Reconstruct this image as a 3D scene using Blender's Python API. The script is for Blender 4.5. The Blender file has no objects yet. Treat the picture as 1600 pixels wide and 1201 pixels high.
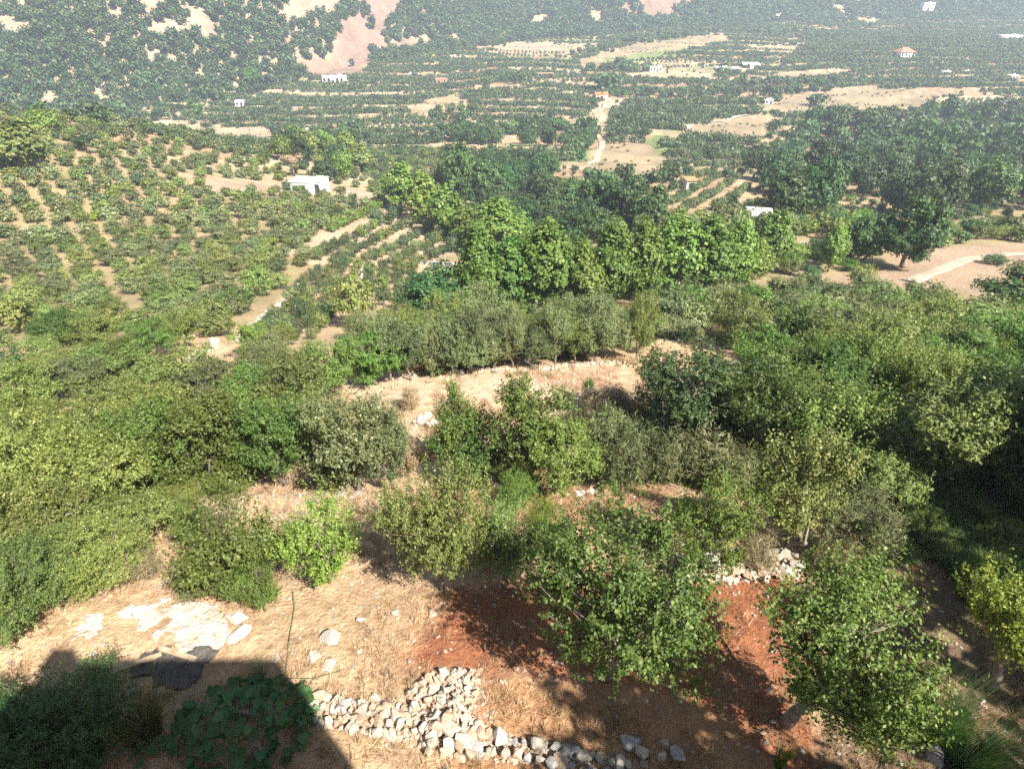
import bpy, math, random
import numpy as np
from mathutils import Vector
random.seed(7)
RNG = np.random.default_rng(11)
SC = bpy.context.scene
COL = SC.collection

# ------------------------------------------------------------------ camera, sky, sun, exposure
EYE = 10.0                      # eye height of the balcony viewer above the yard
PITCH = math.radians(34.0)      # looking down
FPX = 900.0                     # focal length in pixels of a 1600 x 1201 picture
cam_d = bpy.data.cameras.new('camera')
cam_d.sensor_fit = 'HORIZONTAL'; cam_d.sensor_width = 36.0
cam_d.lens = 36.0 * FPX / 1600.0
cam_d.clip_start = 0.1; cam_d.clip_end = 9000.0
cam = bpy.data.objects.new('camera', cam_d); COL.objects.link(cam)
cam.location = (0, 0, EYE)
cam.rotation_euler = (math.pi / 2 - PITCH, 0, 0)
SC.camera = cam

SUN_EL = math.radians(47.0)
SUN_AZ = math.radians(135.0)    # clockwise from the view direction: behind, to the right
sdir = Vector((math.sin(SUN_AZ) * math.cos(SUN_EL), math.cos(SUN_AZ) * math.cos(SUN_EL), math.sin(SUN_EL)))
world = bpy.data.worlds.new('World'); SC.world = world; world.use_nodes = True
wn = world.node_tree.nodes; wl = world.node_tree.links
bg = wn['Background']
sky = wn.new('ShaderNodeTexSky'); sky.sky_type = 'NISHITA'; sky.sun_disc = False
sky.sun_elevation = SUN_EL; sky.sun_rotation = SUN_AZ
sky.altitude = 900; sky.dust_density = 1.5; sky.air_density = 1.0
wl.new(sky.outputs[0], bg.inputs[0]); bg.inputs[1].default_value = 0.05
sun_d = bpy.data.lights.new('sun', 'SUN'); sun_d.energy = 5.0; sun_d.angle = math.radians(0.5)
sun_d.color = (1.0, 0.94, 0.84)
sun = bpy.data.objects.new('sun', sun_d); COL.objects.link(sun)
sun.rotation_euler = sdir.to_track_quat('Z', 'Y').to_euler()
SC.view_settings.view_transform = 'Standard'; SC.view_settings.look = 'None'
SC.view_settings.exposure = 1.82; SC.view_settings.gamma = 1.0
SC.view_settings.use_curve_mapping = False
SC.cycles.max_bounces = 5; SC.cycles.diffuse_bounces = 3; SC.cycles.transmission_bounces = 4
SC.cycles.volume_bounces = 0; SC.cycles.use_denoising = False
SC.cycles.caustics_reflective = False; SC.cycles.caustics_refractive = False

# ------------------------------------------------------------------ noise and terrain function
def hash2(ix, iy, seed):
    h = (ix.astype(np.int64) * 374761393 + iy.astype(np.int64) * 668265263 + seed * 1442695041) & 0x7fffffff
    h = ((h ^ (h >> 13)) * 1274126177) & 0x7fffffff
    h = h ^ (h >> 16)
    return (h & 0xffffff) / float(0x1000000)
def vnoise(x, y, seed=0):
    x = np.asarray(x, float); y = np.asarray(y, float)
    ix = np.floor(x); iy = np.floor(y); fx = x - ix; fy = y - iy
    fx = fx * fx * (3 - 2 * fx); fy = fy * fy * (3 - 2 * fy)
    a = hash2(ix, iy, seed); b = hash2(ix + 1, iy, seed); c = hash2(ix, iy + 1, seed); d = hash2(ix + 1, iy + 1, seed)
    return (a * (1 - fx) + b * fx) * (1 - fy) + (c * (1 - fx) + d * fx) * fy
def fbm(x, y, seed=0, octv=4):
    s = 0; a = 0.5; n = 0
    for k in range(octv):
        s = s + a * vnoise(x * 2 ** k, y * 2 ** k, seed + k * 17); n += a; a *= 0.5
    return s / n
def sstep(a, b, x):
    t = np.clip((x - a) / (b - a), 0, 1); return t * t * (3 - 2 * t)

PY = [-3000, -40, 0, 4, 6.2, 8, 11, 14.5, 20, 24, 30, 40, 52, 65, 85, 120, 160, 220, 300, 400, 520, 650, 800, 1000, 3000]
PZ = [10, -9.0, -9.6, -9.8, -10.1, -10.6, -11.5, -12.6, -14.0, -15.2, -17.8, -21.5, -25, -27.5, -31, -37, -42.5, -49, -53, -53, -47, -39, -30, -16, 40]
FX = [-3000, -520, -254, -170, -124, 0, 320, 650, 3000]
FY = [150, 260, 325, 430, 540, 690, 850, 900, 1000]
def terrace_phase(x, y):
    p = (y + 0.10 * x + 80 * (fbm(x / 150.0, y / 190.0, 71, 3) - .5)) / 31.0
    return p - np.floor(p)
def ground(x, y):
    x = np.asarray(x, float); y = np.asarray(y, float)
    d = np.hypot(x, y)
    z = np.interp(y, PY, PZ)
    # terraces of the near slope
    wob = 0.9 * (vnoise(x * 0.22, y * 0.05, 3) - 0.5)
    for (ys, dz, k) in ((11.2, 0.55, 0.02), (27.3, 1.1, 0.06)):
        t = y - ys - k * x - wob
        z = z + dz * (np.exp(-np.clip(-t, 0, 99) / 5.0) * (t < 0)) - dz * 0.25 * np.exp(-np.clip(t, 0, 99) / 5.0) * (t >= 0)
    # left orchard ridge
    z = z + 16 * sstep(-14, -125, x) * sstep(52, 125, y) * (1 - sstep(150, 235, y))
    # gully right of the ridge
    z = z - 3.0 * np.exp(-((x + 8 - 0.1 * (y - 80)) / 22) ** 2) * sstep(45, 75, y) * (1 - sstep(130, 190, y))
    # mountain
    foot = np.interp(x, FX, FY) + 40 * (fbm(x / 120.0, y / 400.0, 21, 2) - 0.5)
    m = np.clip(y - foot, 0, None)
    rg = fbm(x / 95.0, y / 130.0, 5, 4)
    z = z + 0.40 * m + 0.00012 * m * m + np.clip(m / 120, 0, 1) * 60 * (rg - 0.5)
    z = z + np.clip(m / 60, 0, 1) * (11 * (fbm(x / 24.0, y / 40.0, 6, 3) - 0.5) + 5 * np.abs(fbm(x / 11.0, y / 30.0, 7, 2) - 0.5))
    z = np.minimum(z, 190 + 50 * rg)
    # banked terraces of the valley floor
    tw_ = sstep(150, 200, y) * (1 - sstep(-60, 0, y - foot)); f_ = terrace_phase(x, y)
    z = z + tw_ * 2.4 * (sstep(.84, 1.0, f_) - f_)
    # relief
    z = z + sstep(70, 200, d) * 5.0 * (fbm(x / 60.0, y / 60.0, 8, 3) - 0.5)
    z = z + sstep(14, 40, d) * 0.5 * (fbm(x / 7.0, y / 7.0, 9, 2) - 0.5)
    near = 1 - sstep(25, 60, d)
    z = z + near * (0.16 * (fbm(x / 1.4, y / 1.4, 12, 3) - 0.5) + 0.05 * (vnoise(x * 5, y * 5, 14) - 0.5))
    return z + EYE
CP, SP = math.cos(PITCH), math.sin(PITCH)
def ray(px, py):
    u = px - 800.0; v = py - 600.5
    return np.array([u, FPX * CP - v * SP, -FPX * SP - v * CP]) / FPX
TS = np.geomspace(4, 2400, 420)
WCACHE = {}
def at(px, py):
    """point of the ground seen at a place of the picture"""
    r = ray(px, py)
    P = r[None, :] * TS[:, None]; P[:, 2] += EYE
    b = np.nonzero(P[:, 2] < ground(P[:, 0], P[:, 1]))[0]
    k = b[0] if len(b) else len(TS) - 1
    lo, hi = TS[max(k - 1, 0)], TS[k]
    for _ in range(14):
        m = 0.5 * (lo + hi); p = r * m
        if p[2] + EYE < ground(p[0], p[1]): hi = m
        else: lo = m
    p = r * hi
    return Vector((float(p[0]), float(p[1]), float(ground(p[0], p[1]))))
def project(x, y, z):
    zz = np.asarray(z, float) - EYE
    dep = np.asarray(y) * CP - zz * SP
    up = np.asarray(y) * SP + zz * CP
    dep = np.where(dep > 0.05, dep, np.nan)
    return 800 + FPX * np.asarray(x) / dep, 600.5 - FPX * up / dep, dep
def inside(poly, x, y):
    x = np.asarray(x, float); y = np.asarray(y, float)
    r = np.zeros(x.shape, bool); n = len(poly); j = n - 1
    for i in range(n):
        xi, yi = poly[i][0], poly[i][1]; xj, yj = poly[j][0], poly[j][1]
        if yi != yj:
            r ^= ((yi > y) != (yj > y)) & (x < (xj - xi) * (y - yi) / (yj - yi) + xi)
        j = i
    return r
def wpoly(pp, sub=3):
    """a picture outline laid on the ground as a world outline"""
    key = (tuple(pp), sub)
    if key in WCACHE: return WCACHE[key]
    out = WCACHE[key] = []
    for i in range(len(pp)):
        a, b = pp[i], pp[(i + 1) % len(pp)]
        for k in range(sub):
            t = k / sub
            out.append(at(a[0] + (b[0] - a[0]) * t, a[1] + (b[1] - a[1]) * t))
    return out

# ------------------------------------------------------------------ small helpers
def tag(o, label=None, cat=None, group=None, kind=None):
    if label: o['label'] = label
    if cat: o['category'] = cat
    if group: o['group'] = group
    if kind: o['kind'] = kind
    return o
def empty(name, loc=(0, 0, 0), rz=0.0):
    o = bpy.data.objects.new(name, None); o.empty_display_size = 0.2
    COL.objects.link(o); o.location = loc; o.rotation_euler = (0, 0, rz); return o
def np_mesh(name, V, F, mats=(), smooth=False):
    """V: n x 3, F: m x k faces of equal size"""
    me = bpy.data.meshes.new(name)
    V = np.asarray(V, np.float32); F = np.asarray(F, np.int32)
    m, k = F.shape
    me.vertices.add(len(V)); me.vertices.foreach_set('co', V.ravel())
    me.loops.add(m * k); me.loops.foreach_set('vertex_index', F.ravel())
    me.polygons.add(m); me.polygons.foreach_set('loop_start', np.arange(0, m * k, k, dtype=np.int32))
    me.polygons.foreach_set('loop_total', np.full(m, k, np.int32))
    if smooth: me.polygons.foreach_set('use_smooth', np.ones(m, bool))
    me.update(calc_edges=True)
    for mt in mats: me.materials.append(mt)
    return me
def link(name, me, parent=None, mat=None):
    o = bpy.data.objects.new(name, me); COL.objects.link(o)
    if parent is not None: o.parent = parent
    if mat is not None:
        if not me.materials: me.materials.append(mat)
        o.material_slots[0].link = 'OBJECT'; o.material_slots[0].material = mat
    return o
class MB:
    """collects quads/tris of one part"""
    def __init__(s): s.v = []; s.f = []
    def box(s, c, size, rz=0.0):
        n = len(s.v); cs, sn = math.cos(rz), math.sin(rz)
        for dz in (-.5, .5):
            for dx, dy in ((-.5, -.5), (.5, -.5), (.5, .5), (-.5, .5)):
                x, y = dx * size[0], dy * size[1]
                s.v.append((c[0] + x * cs - y * sn, c[1] + x * sn + y * cs, c[2] + dz * size[2]))
        for q in ((3, 2, 1, 0), (4, 5, 6, 7), (0, 1, 5, 4), (1, 2, 6, 5), (2, 3, 7, 6), (3, 0, 4, 7)):
            s.f.append(tuple(n + i for i in q))
        return s
    def tube(s, pts, rads, sides=6, cap=True):
        base = len(s.v); n = len(pts)
        pts = [Vector(p) for p in pts]
        for i, p in enumerate(pts):
            t = (pts[min(i + 1, n - 1)] - pts[max(i - 1, 0)]).normalized()
            a = t.orthogonal().normalized() if i == 0 else (s_a - t * s_a.dot(t)).normalized()
            s_a = a
            b = t.cross(a)
            for k in range(sides):
                w = 2 * math.pi * k / sides
                s.v.append(tuple(p + (a * math.cos(w) + b * math.sin(w)) * rads[i]))
        for i in range(n - 1):
            for k in range(sides):
                k2 = (k + 1) % sides
                s.f.append((base + i * sides + k, base + i * sides + k2, base + (i + 1) * sides + k2, base + (i + 1) * sides + k))
        if cap:
            s.f.append(tuple(base + k for k in reversed(range(sides))))
            s.f.append(tuple(base + (n - 1) * sides + k for k in range(sides)))
        return s
    def poly(s, pts):
        n = len(s.v); s.v += [tuple(p) for p in pts]; s.f.append(tuple(range(n, n + len(pts)))); return s
    def prism(s, pts, dz):
        """upright prism over a ring of points"""
        n = len(s.v); k = len(pts)
        s.v += [tuple(p) for p in pts] + [(p[0], p[1], p[2] + dz) for p in pts]
        s.f.append(tuple(n + i for i in reversed(range(k)))); s.f.append(tuple(n + k + i for i in range(k)))
        for i in range(k):
            j = (i + 1) % k; s.f.append((n + i, n + j, n + k + j, n + k + i))
        return s
    def mesh(s, name, smooth=False):
        me = bpy.data.meshes.new(name); me.from_pydata(s.v, [], s.f); me.update()
        if smooth:
            for p in me.polygons: p.use_smooth = True
        return me
    def build(s, name, mat, parent=None, smooth=False):
        return link(name, s.mesh(name, smooth), parent, mat)

# ------------------------------------------------------------------ materials
def new_mat(name):
    m = bpy.data.materials.new(name); m.use_nodes = True
    nt = m.node_tree; nt.nodes.clear()
    return m, nt, nt.nodes, nt.links
def leaf_mat(name, c1, c2, c3=None, trans=0.27, rough=0.5, vary=0.32):
    m, nt, N, L = new_mat(name)
    out = N.new('ShaderNodeOutputMaterial')
    geo = N.new('ShaderNodeNewGeometry'); oi = N.new('ShaderNodeObjectInfo')
    rp = N.new('ShaderNodeValToRGB'); e = rp.color_ramp.elements
    e[0].color = (*c1, 1); e[1].color = (*c2, 1); e[0].position = 0.1; e[1].position = 0.85
    if c3:
        x = e.new(0.97); x.color = (*c3, 1)
    L.new(geo.outputs['Random Per Island'], rp.inputs[0])
    hsv = N.new('ShaderNodeHueSaturation')
    mh = N.new('ShaderNodeMapRange'); mh.inputs[3].default_value = 0.5 - 0.032 * vary / 0.25; mh.inputs[4].default_value = 0.5 + 0.006 * vary / 0.25
    L.new(oi.outputs['Random'], mh.inputs[0]); L.new(mh.outputs[0], hsv.inputs['Hue'])
    mu = N.new('ShaderNodeMath'); mu.operation = 'MULTIPLY'; mu.inputs[1].default_value = 7.31
    fr = N.new('ShaderNodeMath'); fr.operation = 'FRACT'
    L.new(oi.outputs['Random'], mu.inputs[0]); L.new(mu.outputs[0], fr.inputs[0])
    mv = N.new('ShaderNodeMapRange'); mv.inputs[3].default_value = 1 - vary; mv.inputs[4].default_value = 1 + vary
    L.new(fr.outputs[0], mv.inputs[0]); L.new(mv.outputs[0], hsv.inputs['Value'])
    L.new(rp.outputs[0], hsv.inputs['Color'])
    pb = N.new('ShaderNodeBsdfPrincipled'); pb.inputs['Roughness'].default_value = rough
    pb.inputs['Specular IOR Level'].default_value = 0.25
    L.new(hsv.outputs[0], pb.inputs['Base Color'])
    tr = N.new('ShaderNodeBsdfTranslucent')
    tm = N.new('ShaderNodeMixRGB'); tm.blend_type = 'MULTIPLY'; tm.inputs[0].default_value = 1.0; tm.inputs[2].default_value = (1.25, 1.3, 0.6, 1)
    L.new(hsv.outputs[0], tm.inputs[1]); L.new(tm.outputs[0], tr.inputs[0])
    mx = N.new('ShaderNodeMixShader'); mx.inputs[0].default_value = trans
    L.new(pb.outputs[0], mx.inputs[1]); L.new(tr.outputs[0], mx.inputs[2]); L.new(mx.outputs[0], out.inputs[0])
    return m
def rough_mat(name, c1, c2, scale=3.0, bump=0.3, rough=0.9, c3=None, metal=0.0, rnd=0.12, detail=6):
    m, nt, N, L = new_mat(name)
    out = N.new('ShaderNodeOutputMaterial'); pb = N.new('ShaderNodeBsdfPrincipled')
    tc = N.new('ShaderNodeTexCoord'); nz = N.new('ShaderNodeTexNoise'); nz.inputs['Scale'].default_value = scale; nz.inputs['Detail'].default_value = detail
    nz.inputs['Roughness'].default_value = 0.65
    oi = N.new('ShaderNodeObjectInfo')
    av = N.new('ShaderNodeVectorMath'); av.operation = 'MULTIPLY_ADD'
    L.new(oi.outputs['Random'], av.inputs[0]); av.inputs[1].default_value = (37, 19, 53)
    L.new(tc.outputs['Object'], av.inputs[2]); L.new(av.outputs[0], nz.inputs['Vector'])
    rp = N.new('ShaderNodeValToRGB'); e = rp.color_ramp.elements
    e[0].color = (*c1, 1); e[1].color = (*c2, 1); e[0].position = 0.32; e[1].position = 0.68
    if c3: x = e.new(0.8); x.color = (*c3, 1)
    L.new(nz.outputs[0], rp.inputs[0])
    hs = N.new('ShaderNodeHueSaturation'); mv = N.new('ShaderNodeMapRange')
    mv.inputs[3].default_value = 1 - rnd; mv.inputs[4].default_value = 1 + rnd
    L.new(oi.outputs['Random'], mv.inputs[0]); L.new(mv.outputs[0], hs.inputs['Value']); L.new(rp.outputs[0], hs.inputs['Color'])
    L.new(hs.outputs[0], pb.inputs['Base Color'])
    pb.inputs['Roughness'].default_value = rough; pb.inputs['Metallic'].default_value = metal
    if bump:
        n2 = N.new('ShaderNodeTexNoise'); n2.inputs['Scale'].default_value = scale * 4; n2.inputs['Detail'].default_value = 5
        L.new(av.outputs[0], n2.inputs['Vector'])
        bp = N.new('ShaderNodeBump'); bp.inputs['Strength'].default_value = bump; bp.inputs['Distance'].default_value = 0.25 / scale
        L.new(n2.outputs[0], bp.inputs['Height']); L.new(bp.outputs[0], pb.inputs['Normal'])
    L.new(pb.outputs[0], out.inputs[0])
    return m
M = {}
M['fruit'] = leaf_mat('fruit_leaf', (.055, .110, .020), (.115, .190, .038), (.22, .27, .10))
M['glossy'] = leaf_mat('glossy_leaf', (.050, .090, .017), (.105, .160, .034), (.19, .22, .08), vary=.1)
M['pale'] = leaf_mat('pale_leaf', (.095, .140, .030), (.180, .225, .055), (.30, .31, .12), vary=.2)
M['fresh'] = leaf_mat('fresh_leaf', (.075, .140, .022), (.145, .235, .045), (.26, .32, .09))
M['olive'] = leaf_mat('olive_leaf', (.085, .120, .045), (.155, .195, .080), (.27, .30, .17))
M['hedge'] = leaf_mat('hedge_leaf', (.080, .130, .030), (.160, .215, .060), (.28, .30, .12))
M['yellow'] = leaf_mat('yellow_leaf', (.11, .17, .025), (.21, .27, .040), (.33, .33, .09), vary=.1)
M['plane'] = leaf_mat('plane_leaf', (.068, .145, .024), (.140, .245, .048), (.22, .32, .09))
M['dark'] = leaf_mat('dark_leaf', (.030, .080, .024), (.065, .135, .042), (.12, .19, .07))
M['pine'] = leaf_mat('pine_needle', (.026, .060, .024), (.055, .100, .040), (.09, .13, .06), trans=0.12)
M['orchard'] = leaf_mat('orchard_leaf', (.045, .085, .034), (.090, .135, .055), (.15, .18, .09), vary=0.28)
M['forest'] = leaf_mat('forest_leaf', (.032, .066, .028), (.065, .105, .042), (.10, .13, .06))
M['broom'] = leaf_mat('broom_stem', (.075, .105, .040), (.150, .175, .070), (.27, .25, .13), trans=0.2)
M['vine'] = leaf_mat('vine_leaf', (.035, .10, .030), (.075, .17, .050), trans=0.25, rough=0.4)
M['straw'] = leaf_mat('straw_blade', (.40, .28, .15), (.56, .42, .24), (.64, .52, .35), trans=0.2, rough=0.8)
M['brush'] = leaf_mat('brush_leaf', (.20, .17, .09), (.33, .27, .15), (.42, .36, .22), trans=0.15)
M['bark'] = rough_mat('bark', (.12, .095, .075), (.26, .22, .18), 9.0, 0.6)
M['stone'] = rough_mat('limestone', (.38, .32, .245), (.55, .49, .41), 5.0, 0.7, c3=(.64, .60, .54), rnd=0.15)
M['redstone'] = rough_mat('ochre_stone', (.38, .25, .16), (.58, .43, .31), 5.0, 0.7, rnd=0.2)
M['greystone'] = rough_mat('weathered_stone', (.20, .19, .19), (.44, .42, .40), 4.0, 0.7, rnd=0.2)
M['white'] = rough_mat('white_plaster', (.66, .64, .60), (.80, .79, .76), 1.2, 0.1, rnd=0.03)
M['cream'] = rough_mat('cream_plaster', (.56, .50, .40), (.68, .62, .52), 0.8, 0.1, rnd=0.05)
M['concrete'] = rough_mat('concrete', (.34, .33, .31), (.48, .47, .44), 1.5, 0.3, rnd=0.05)
M['sheet'] = rough_mat('metal_sheet', (.62, .64, .67), (.76, .78, .80), 1.0, 0.1, 0.35, metal=0.0, rnd=0.05)
M['tile'] = rough_mat('roof_tile', (.27, .12, .075), (.38, .19, .12), 4.0, 0.4, rnd=0.1)
M['orange'] = rough_mat('orange_roof', (.42, .14, .055), (.52, .20, .09), 2.0, 0.2, rnd=0.05)
M['glass'] = rough_mat('dark_glass', (.02, .025, .03), (.05, .06, .07), 1.0, 0.0, 0.15)
M['wood'] = rough_mat('old_plank', (.22, .15, .09), (.40, .30, .20), 6.0, 0.5)
M['road'] = rough_mat('dirt_track', (.29, .23, .165), (.40, .33, .25), 0.35, 0.2, rnd=0.0)
M['char'] = rough_mat('charred_soil', (.03, .028, .028), (.12, .10, .09), 5.0, 0.8)
M['ash'] = rough_mat('ash_tarp', (.03, .03, .035), (.10, .10, .11), 2.0, 0.5, 0.7)
M['lime'] = rough_mat('lime_crust', (.36, .29, .21), (.58, .54, .47), 3.2, 0.8, rnd=0.0, c3=(.66, .63, .57))
M['hose'] = rough_mat('green_hose', (.05, .11, .05), (.08, .16, .07), 3.0, 0.1, 0.5)

# ground: the colour of the soil is stored on the mesh, grain comes from noise
def ground_mat():
    m, nt, N, L = new_mat('soil')
    out = N.new('ShaderNodeOutputMaterial'); pb = N.new('ShaderNodeBsdfPrincipled'); pb.inputs['Roughness'].default_value = 0.95
    pb.inputs['Specular IOR Level'].default_value = 0.1
    at_ = N.new('ShaderNodeAttribute'); at_.attribute_name = 'soil'
    tc = N.new('ShaderNodeTexCoord')
    def noise(sc, det, rough=0.6):
        n = N.new('ShaderNodeTexNoise'); n.inputs['Scale'].default_value = sc; n.inputs['Detail'].default_value = det; n.inputs['Roughness'].default_value = rough
        L.new(tc.outputs['Object'], n.inputs['Vector']); return n
    n1 = noise(2.6, 8, 0.7); n2 = noise(14.0, 4); n3 = noise(0.12, 6)
    r1 = N.new('ShaderNodeMapRange'); r1.inputs[1].default_value = 0.3; r1.inputs[2].default_value = 0.7; r1.inputs[3].default_value = 0.62; r1.inputs[4].default_value = 1.28
    r2 = N.new('ShaderNodeMapRange'); r2.inputs[1].default_value = 0.3; r2.inputs[2].default_value = 0.7; r2.inputs[3].default_value = 0.75; r2.inputs[4].default_value = 1.2
    r3 = N.new('ShaderNodeMapRange'); r3.inputs[1].default_value = 0.3; r3.inputs[2].default_value = 0.7; r3.inputs[3].default_value = 0.85; r3.inputs[4].default_value = 1.15
    for a, b in ((n1, r1), (n2, r2), (n3, r3)): L.new(a.outputs[0], b.inputs[0])
    m1 = N.new('ShaderNodeMath'); m1.operation = 'MULTIPLY'; L.new(r1.outputs[0], m1.inputs[0]); L.new(r2.outputs[0], m1.inputs[1])
    m2 = N.new('ShaderNodeMath'); m2.operation = 'MULTIPLY'; L.new(m1.outputs[0], m2.inputs[0]); L.new(r3.outputs[0], m2.inputs[1])
    hs = N.new('ShaderNodeHueSaturation'); L.new(at_.outputs['Color'], hs.inputs['Color']); L.new(m2.outputs[0], hs.inputs['Value'])
    # scattered pale grit
    vo = N.new('ShaderNodeTexVoronoi'); vo.inputs['Scale'].default_value = 9.0; L.new(tc.outputs['Object'], vo.inputs['Vector'])
    gr = N.new('ShaderNodeMapRange'); gr.inputs[1].default_value = 0.10; gr.inputs[2].default_value = 0.16; gr.inputs[3].default_value = 0.55; gr.inputs[4].default_value = 0.0
    L.new(vo.outputs['Distance'], gr.inputs[0])
    gm = N.new('ShaderNodeMath'); gm.operation = 'MULTIPLY'; L.new(gr.outputs[0], gm.inputs[0])
    nn = noise(0.8, 3); nr = N.new('ShaderNodeMapRange'); nr.inputs[1].default_value = 0.48; nr.inputs[2].default_value = 0.62; L.new(nn.outputs[0], nr.inputs[0]); L.new(nr.outputs[0], gm.inputs[1])
    mx = N.new('ShaderNodeMixRGB'); mx.inputs[2].default_value = (.60, .54, .46, 1); L.new(gm.outputs[0], mx.inputs[0]); L.new(hs.outputs[0], mx.inputs[1])
    L.new(mx.outputs[0], pb.inputs['Base Color'])
    bp = N.new('ShaderNodeBump'); bp.inputs['Strength'].default_value = 0.8; bp.inputs['Distance'].default_value = 0.08; L.new(m1.outputs[0], bp.inputs['Height'])
    L.new(bp.outputs[0], pb.inputs['Normal']); L.new(pb.outputs[0], out.inputs[0])
    return m

# ------------------------------------------------------------------ parcels of the valley, then the terrain sheet
prg = np.random.default_rng(55)
def wedge(X, Y): return (np.abs(X) < 0.92 * Y + 25)
cx, cy = np.meshgrid(np.arange(-720, 860, 58.0), np.arange(95, 960, 30.0))
cx = (cx + (np.arange(cx.shape[0]) % 2)[:, None] * 29 + prg.uniform(-20, 20, cx.shape)).ravel(); cy = (cy + prg.uniform(-10, 10, cy.shape)).ravel()
ok = wedge(cx, cy); cx, cy = cx[ok], cy[ok]
PK = prg.random(len(cx)); PT = prg.random((len(cx), 2))

STRAW = (.46, .33, .20); REDSOIL = (.275, .112, .057); SAND = (.50, .37, .25); ORCH = (.32, .23, .135); FIELD = (.27, .21, .13); SANDF = (.33, .245, .17)
CLIFF = (.29, .23, .165); MAUVE = (.225, .150, .115); GREENF = (.16, .19, .07); ROCKG = (.36, .29, .22); DUMP = (.46, .34, .22); PATHC = (.50, .44, .36)
SOILS = [  # colour, outline in the picture, edge wander in metres
    (CLIFF, [(230, -80), (300, 2), (420, 6), (470, 40), (520, 14), (600, -80)], 6),
    (CLIFF, [(-200, -60), (-200, 60), (0, 56), (70, 52), (100, 28), (210, 14), (300, 10), (330, -60)], 7),
    (CLIFF, [(230, 5), (320, 15), (350, 55), (300, 65), (240, 55), (225, 30)], 6),
    (MAUVE, [(450, 106), (515, 84), (535, 40), (570, -10), (640, -20), (605, 40), (595, 75), (565, 116), (500, 122)], 6),
    (MAUVE, [(590, 72), (640, 62), (735, 55), (730, 70), (600, 82)], 3),
    (MAUVE, [(950, 25), (1000, -10), (1100, -12), (1120, 18), (1060, 30)], 5),
    (SANDF, [(775, 42), (790, 28), (930, 18), (960, 30), (930, 40), (800, 44)], 4),
    (SANDF, [(785, 80), (800, 66), (900, 72), (930, 78), (900, 84)], 3),
    (FIELD, [(905, 98), (990, 70), (1130, 52), (1140, 66), (1010, 92), (910, 110)], 2),
    (GREENF, [(940, 92), (1010, 82), (1110, 74), (1120, 82), (1000, 98)], 1),
    (FIELD, [(1150, 122), (1250, 112), (1330, 108), (1335, 117), (1200, 128)], 2),
    (FIELD, [(1190, 178), (1230, 150), (1330, 136), (1450, 142), (1460, 160), (1390, 180), (1290, 172)], 3),
    (FIELD, [(1120, 186), (1195, 180), (1215, 200), (1200, 218), (1060, 212)], 2),
    (FIELD, [(940, 225), (1030, 225), (1045, 280), (1000, 290), (930, 275), (930, 250)], 3),
    (GREENF, [(1000, 215), (1040, 210), (1060, 240), (1030, 245)], 2),
    (GREENF, [(830, 240), (920, 228), (925, 250), (850, 258)], 2),
    (FIELD, [(640, 165), (720, 145), (720, 175), (640, 180)], 2),
    (SANDF, [(290, 205), (410, 198), (430, 215), (320, 222)], 2),
    (FIELD, [(0, 85), (60, 100), (70, 130), (0, 135)], 4), (FIELD, [(0, 150), (50, 160), (60, 185), (0, 190)], 4),
    (SANDF, [(280, 272), (350, 280), (440, 288), (430, 305), (330, 300)], 2),
    (SANDF, [(500, 290), (560, 295), (605, 312), (560, 312)], 1.5),
    (SANDF, [(940, 290), (1000, 285), (985, 300)], 1.5), (SANDF, [(850, 290), (880, 285), (890, 335), (850, 330)], 1.5),
    ((.40, .29, .18), [(400, 560), (440, 470), (480, 425), (560, 408), (690, 405), (690, 430), (640, 480), (540, 525), (470, 560)], 1.0), ((.38, .29, .19), [(450, 395), (570, 318), (640, 325), (720, 390), (690, 405), (480, 415)], 1.2),
    ((.44, .33, .21), [(215, 592), (335, 538), (425, 482), (472, 436), (480, 442), (435, 492), (345, 550), (245, 604)], .5),
    (ROCKG, [(1220, 415), (1280, 395), (1290, 420), (1230, 430)], 1),
    ((.32, .23, .155), [(1270, 432), (1370, 425), (1440, 385), (1620, 378), (1640, 480), (1480, 450), (1350, 445)], 1.0),
    ((.30, .22, .145), [(1440, 350), (1640, 335), (1640, 365), (1470, 372)], 1.0),
    (SAND, [(540, 605), (700, 580), (830, 572), (930, 562), (990, 570), (980, 600), (900, 625), (780, 640), (640, 650), (560, 640)], 0.5),
    ((.40, .26, .17), [(800, 585), (960, 568), (985, 590), (900, 612)], 0.5),
    (STRAW, [(600, 640), (1000, 610), (1000, 760), (620, 760)], 0.5),
    (DUMP, [(280, 790), (420, 765), (640, 760), (660, 800), (560, 850), (300, 850)], 0.3),
    ((.32, .18, .105), [(640, 770), (1050, 760), (1060, 830), (640, 800)], 0.25),
    (REDSOIL, [(640, 1000), (720, 930), (800, 905), (1060, 900), (1230, 890), (1290, 940), (1290, 1190), (1220, 1230), (1000, 1110), (800, 1065), (620, 1045)], 0.5),
    ((.34, .19, .10), [(740, 1060), (1000, 1080), (1120, 1110), (1240, 1240), (700, 1240)], 0.25),
    ((.16, .11, .07), [(1330, 1010), (1420, 900), (1640, 860), (1680, 1260), (1260, 1260)], 0.3),
]
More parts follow.
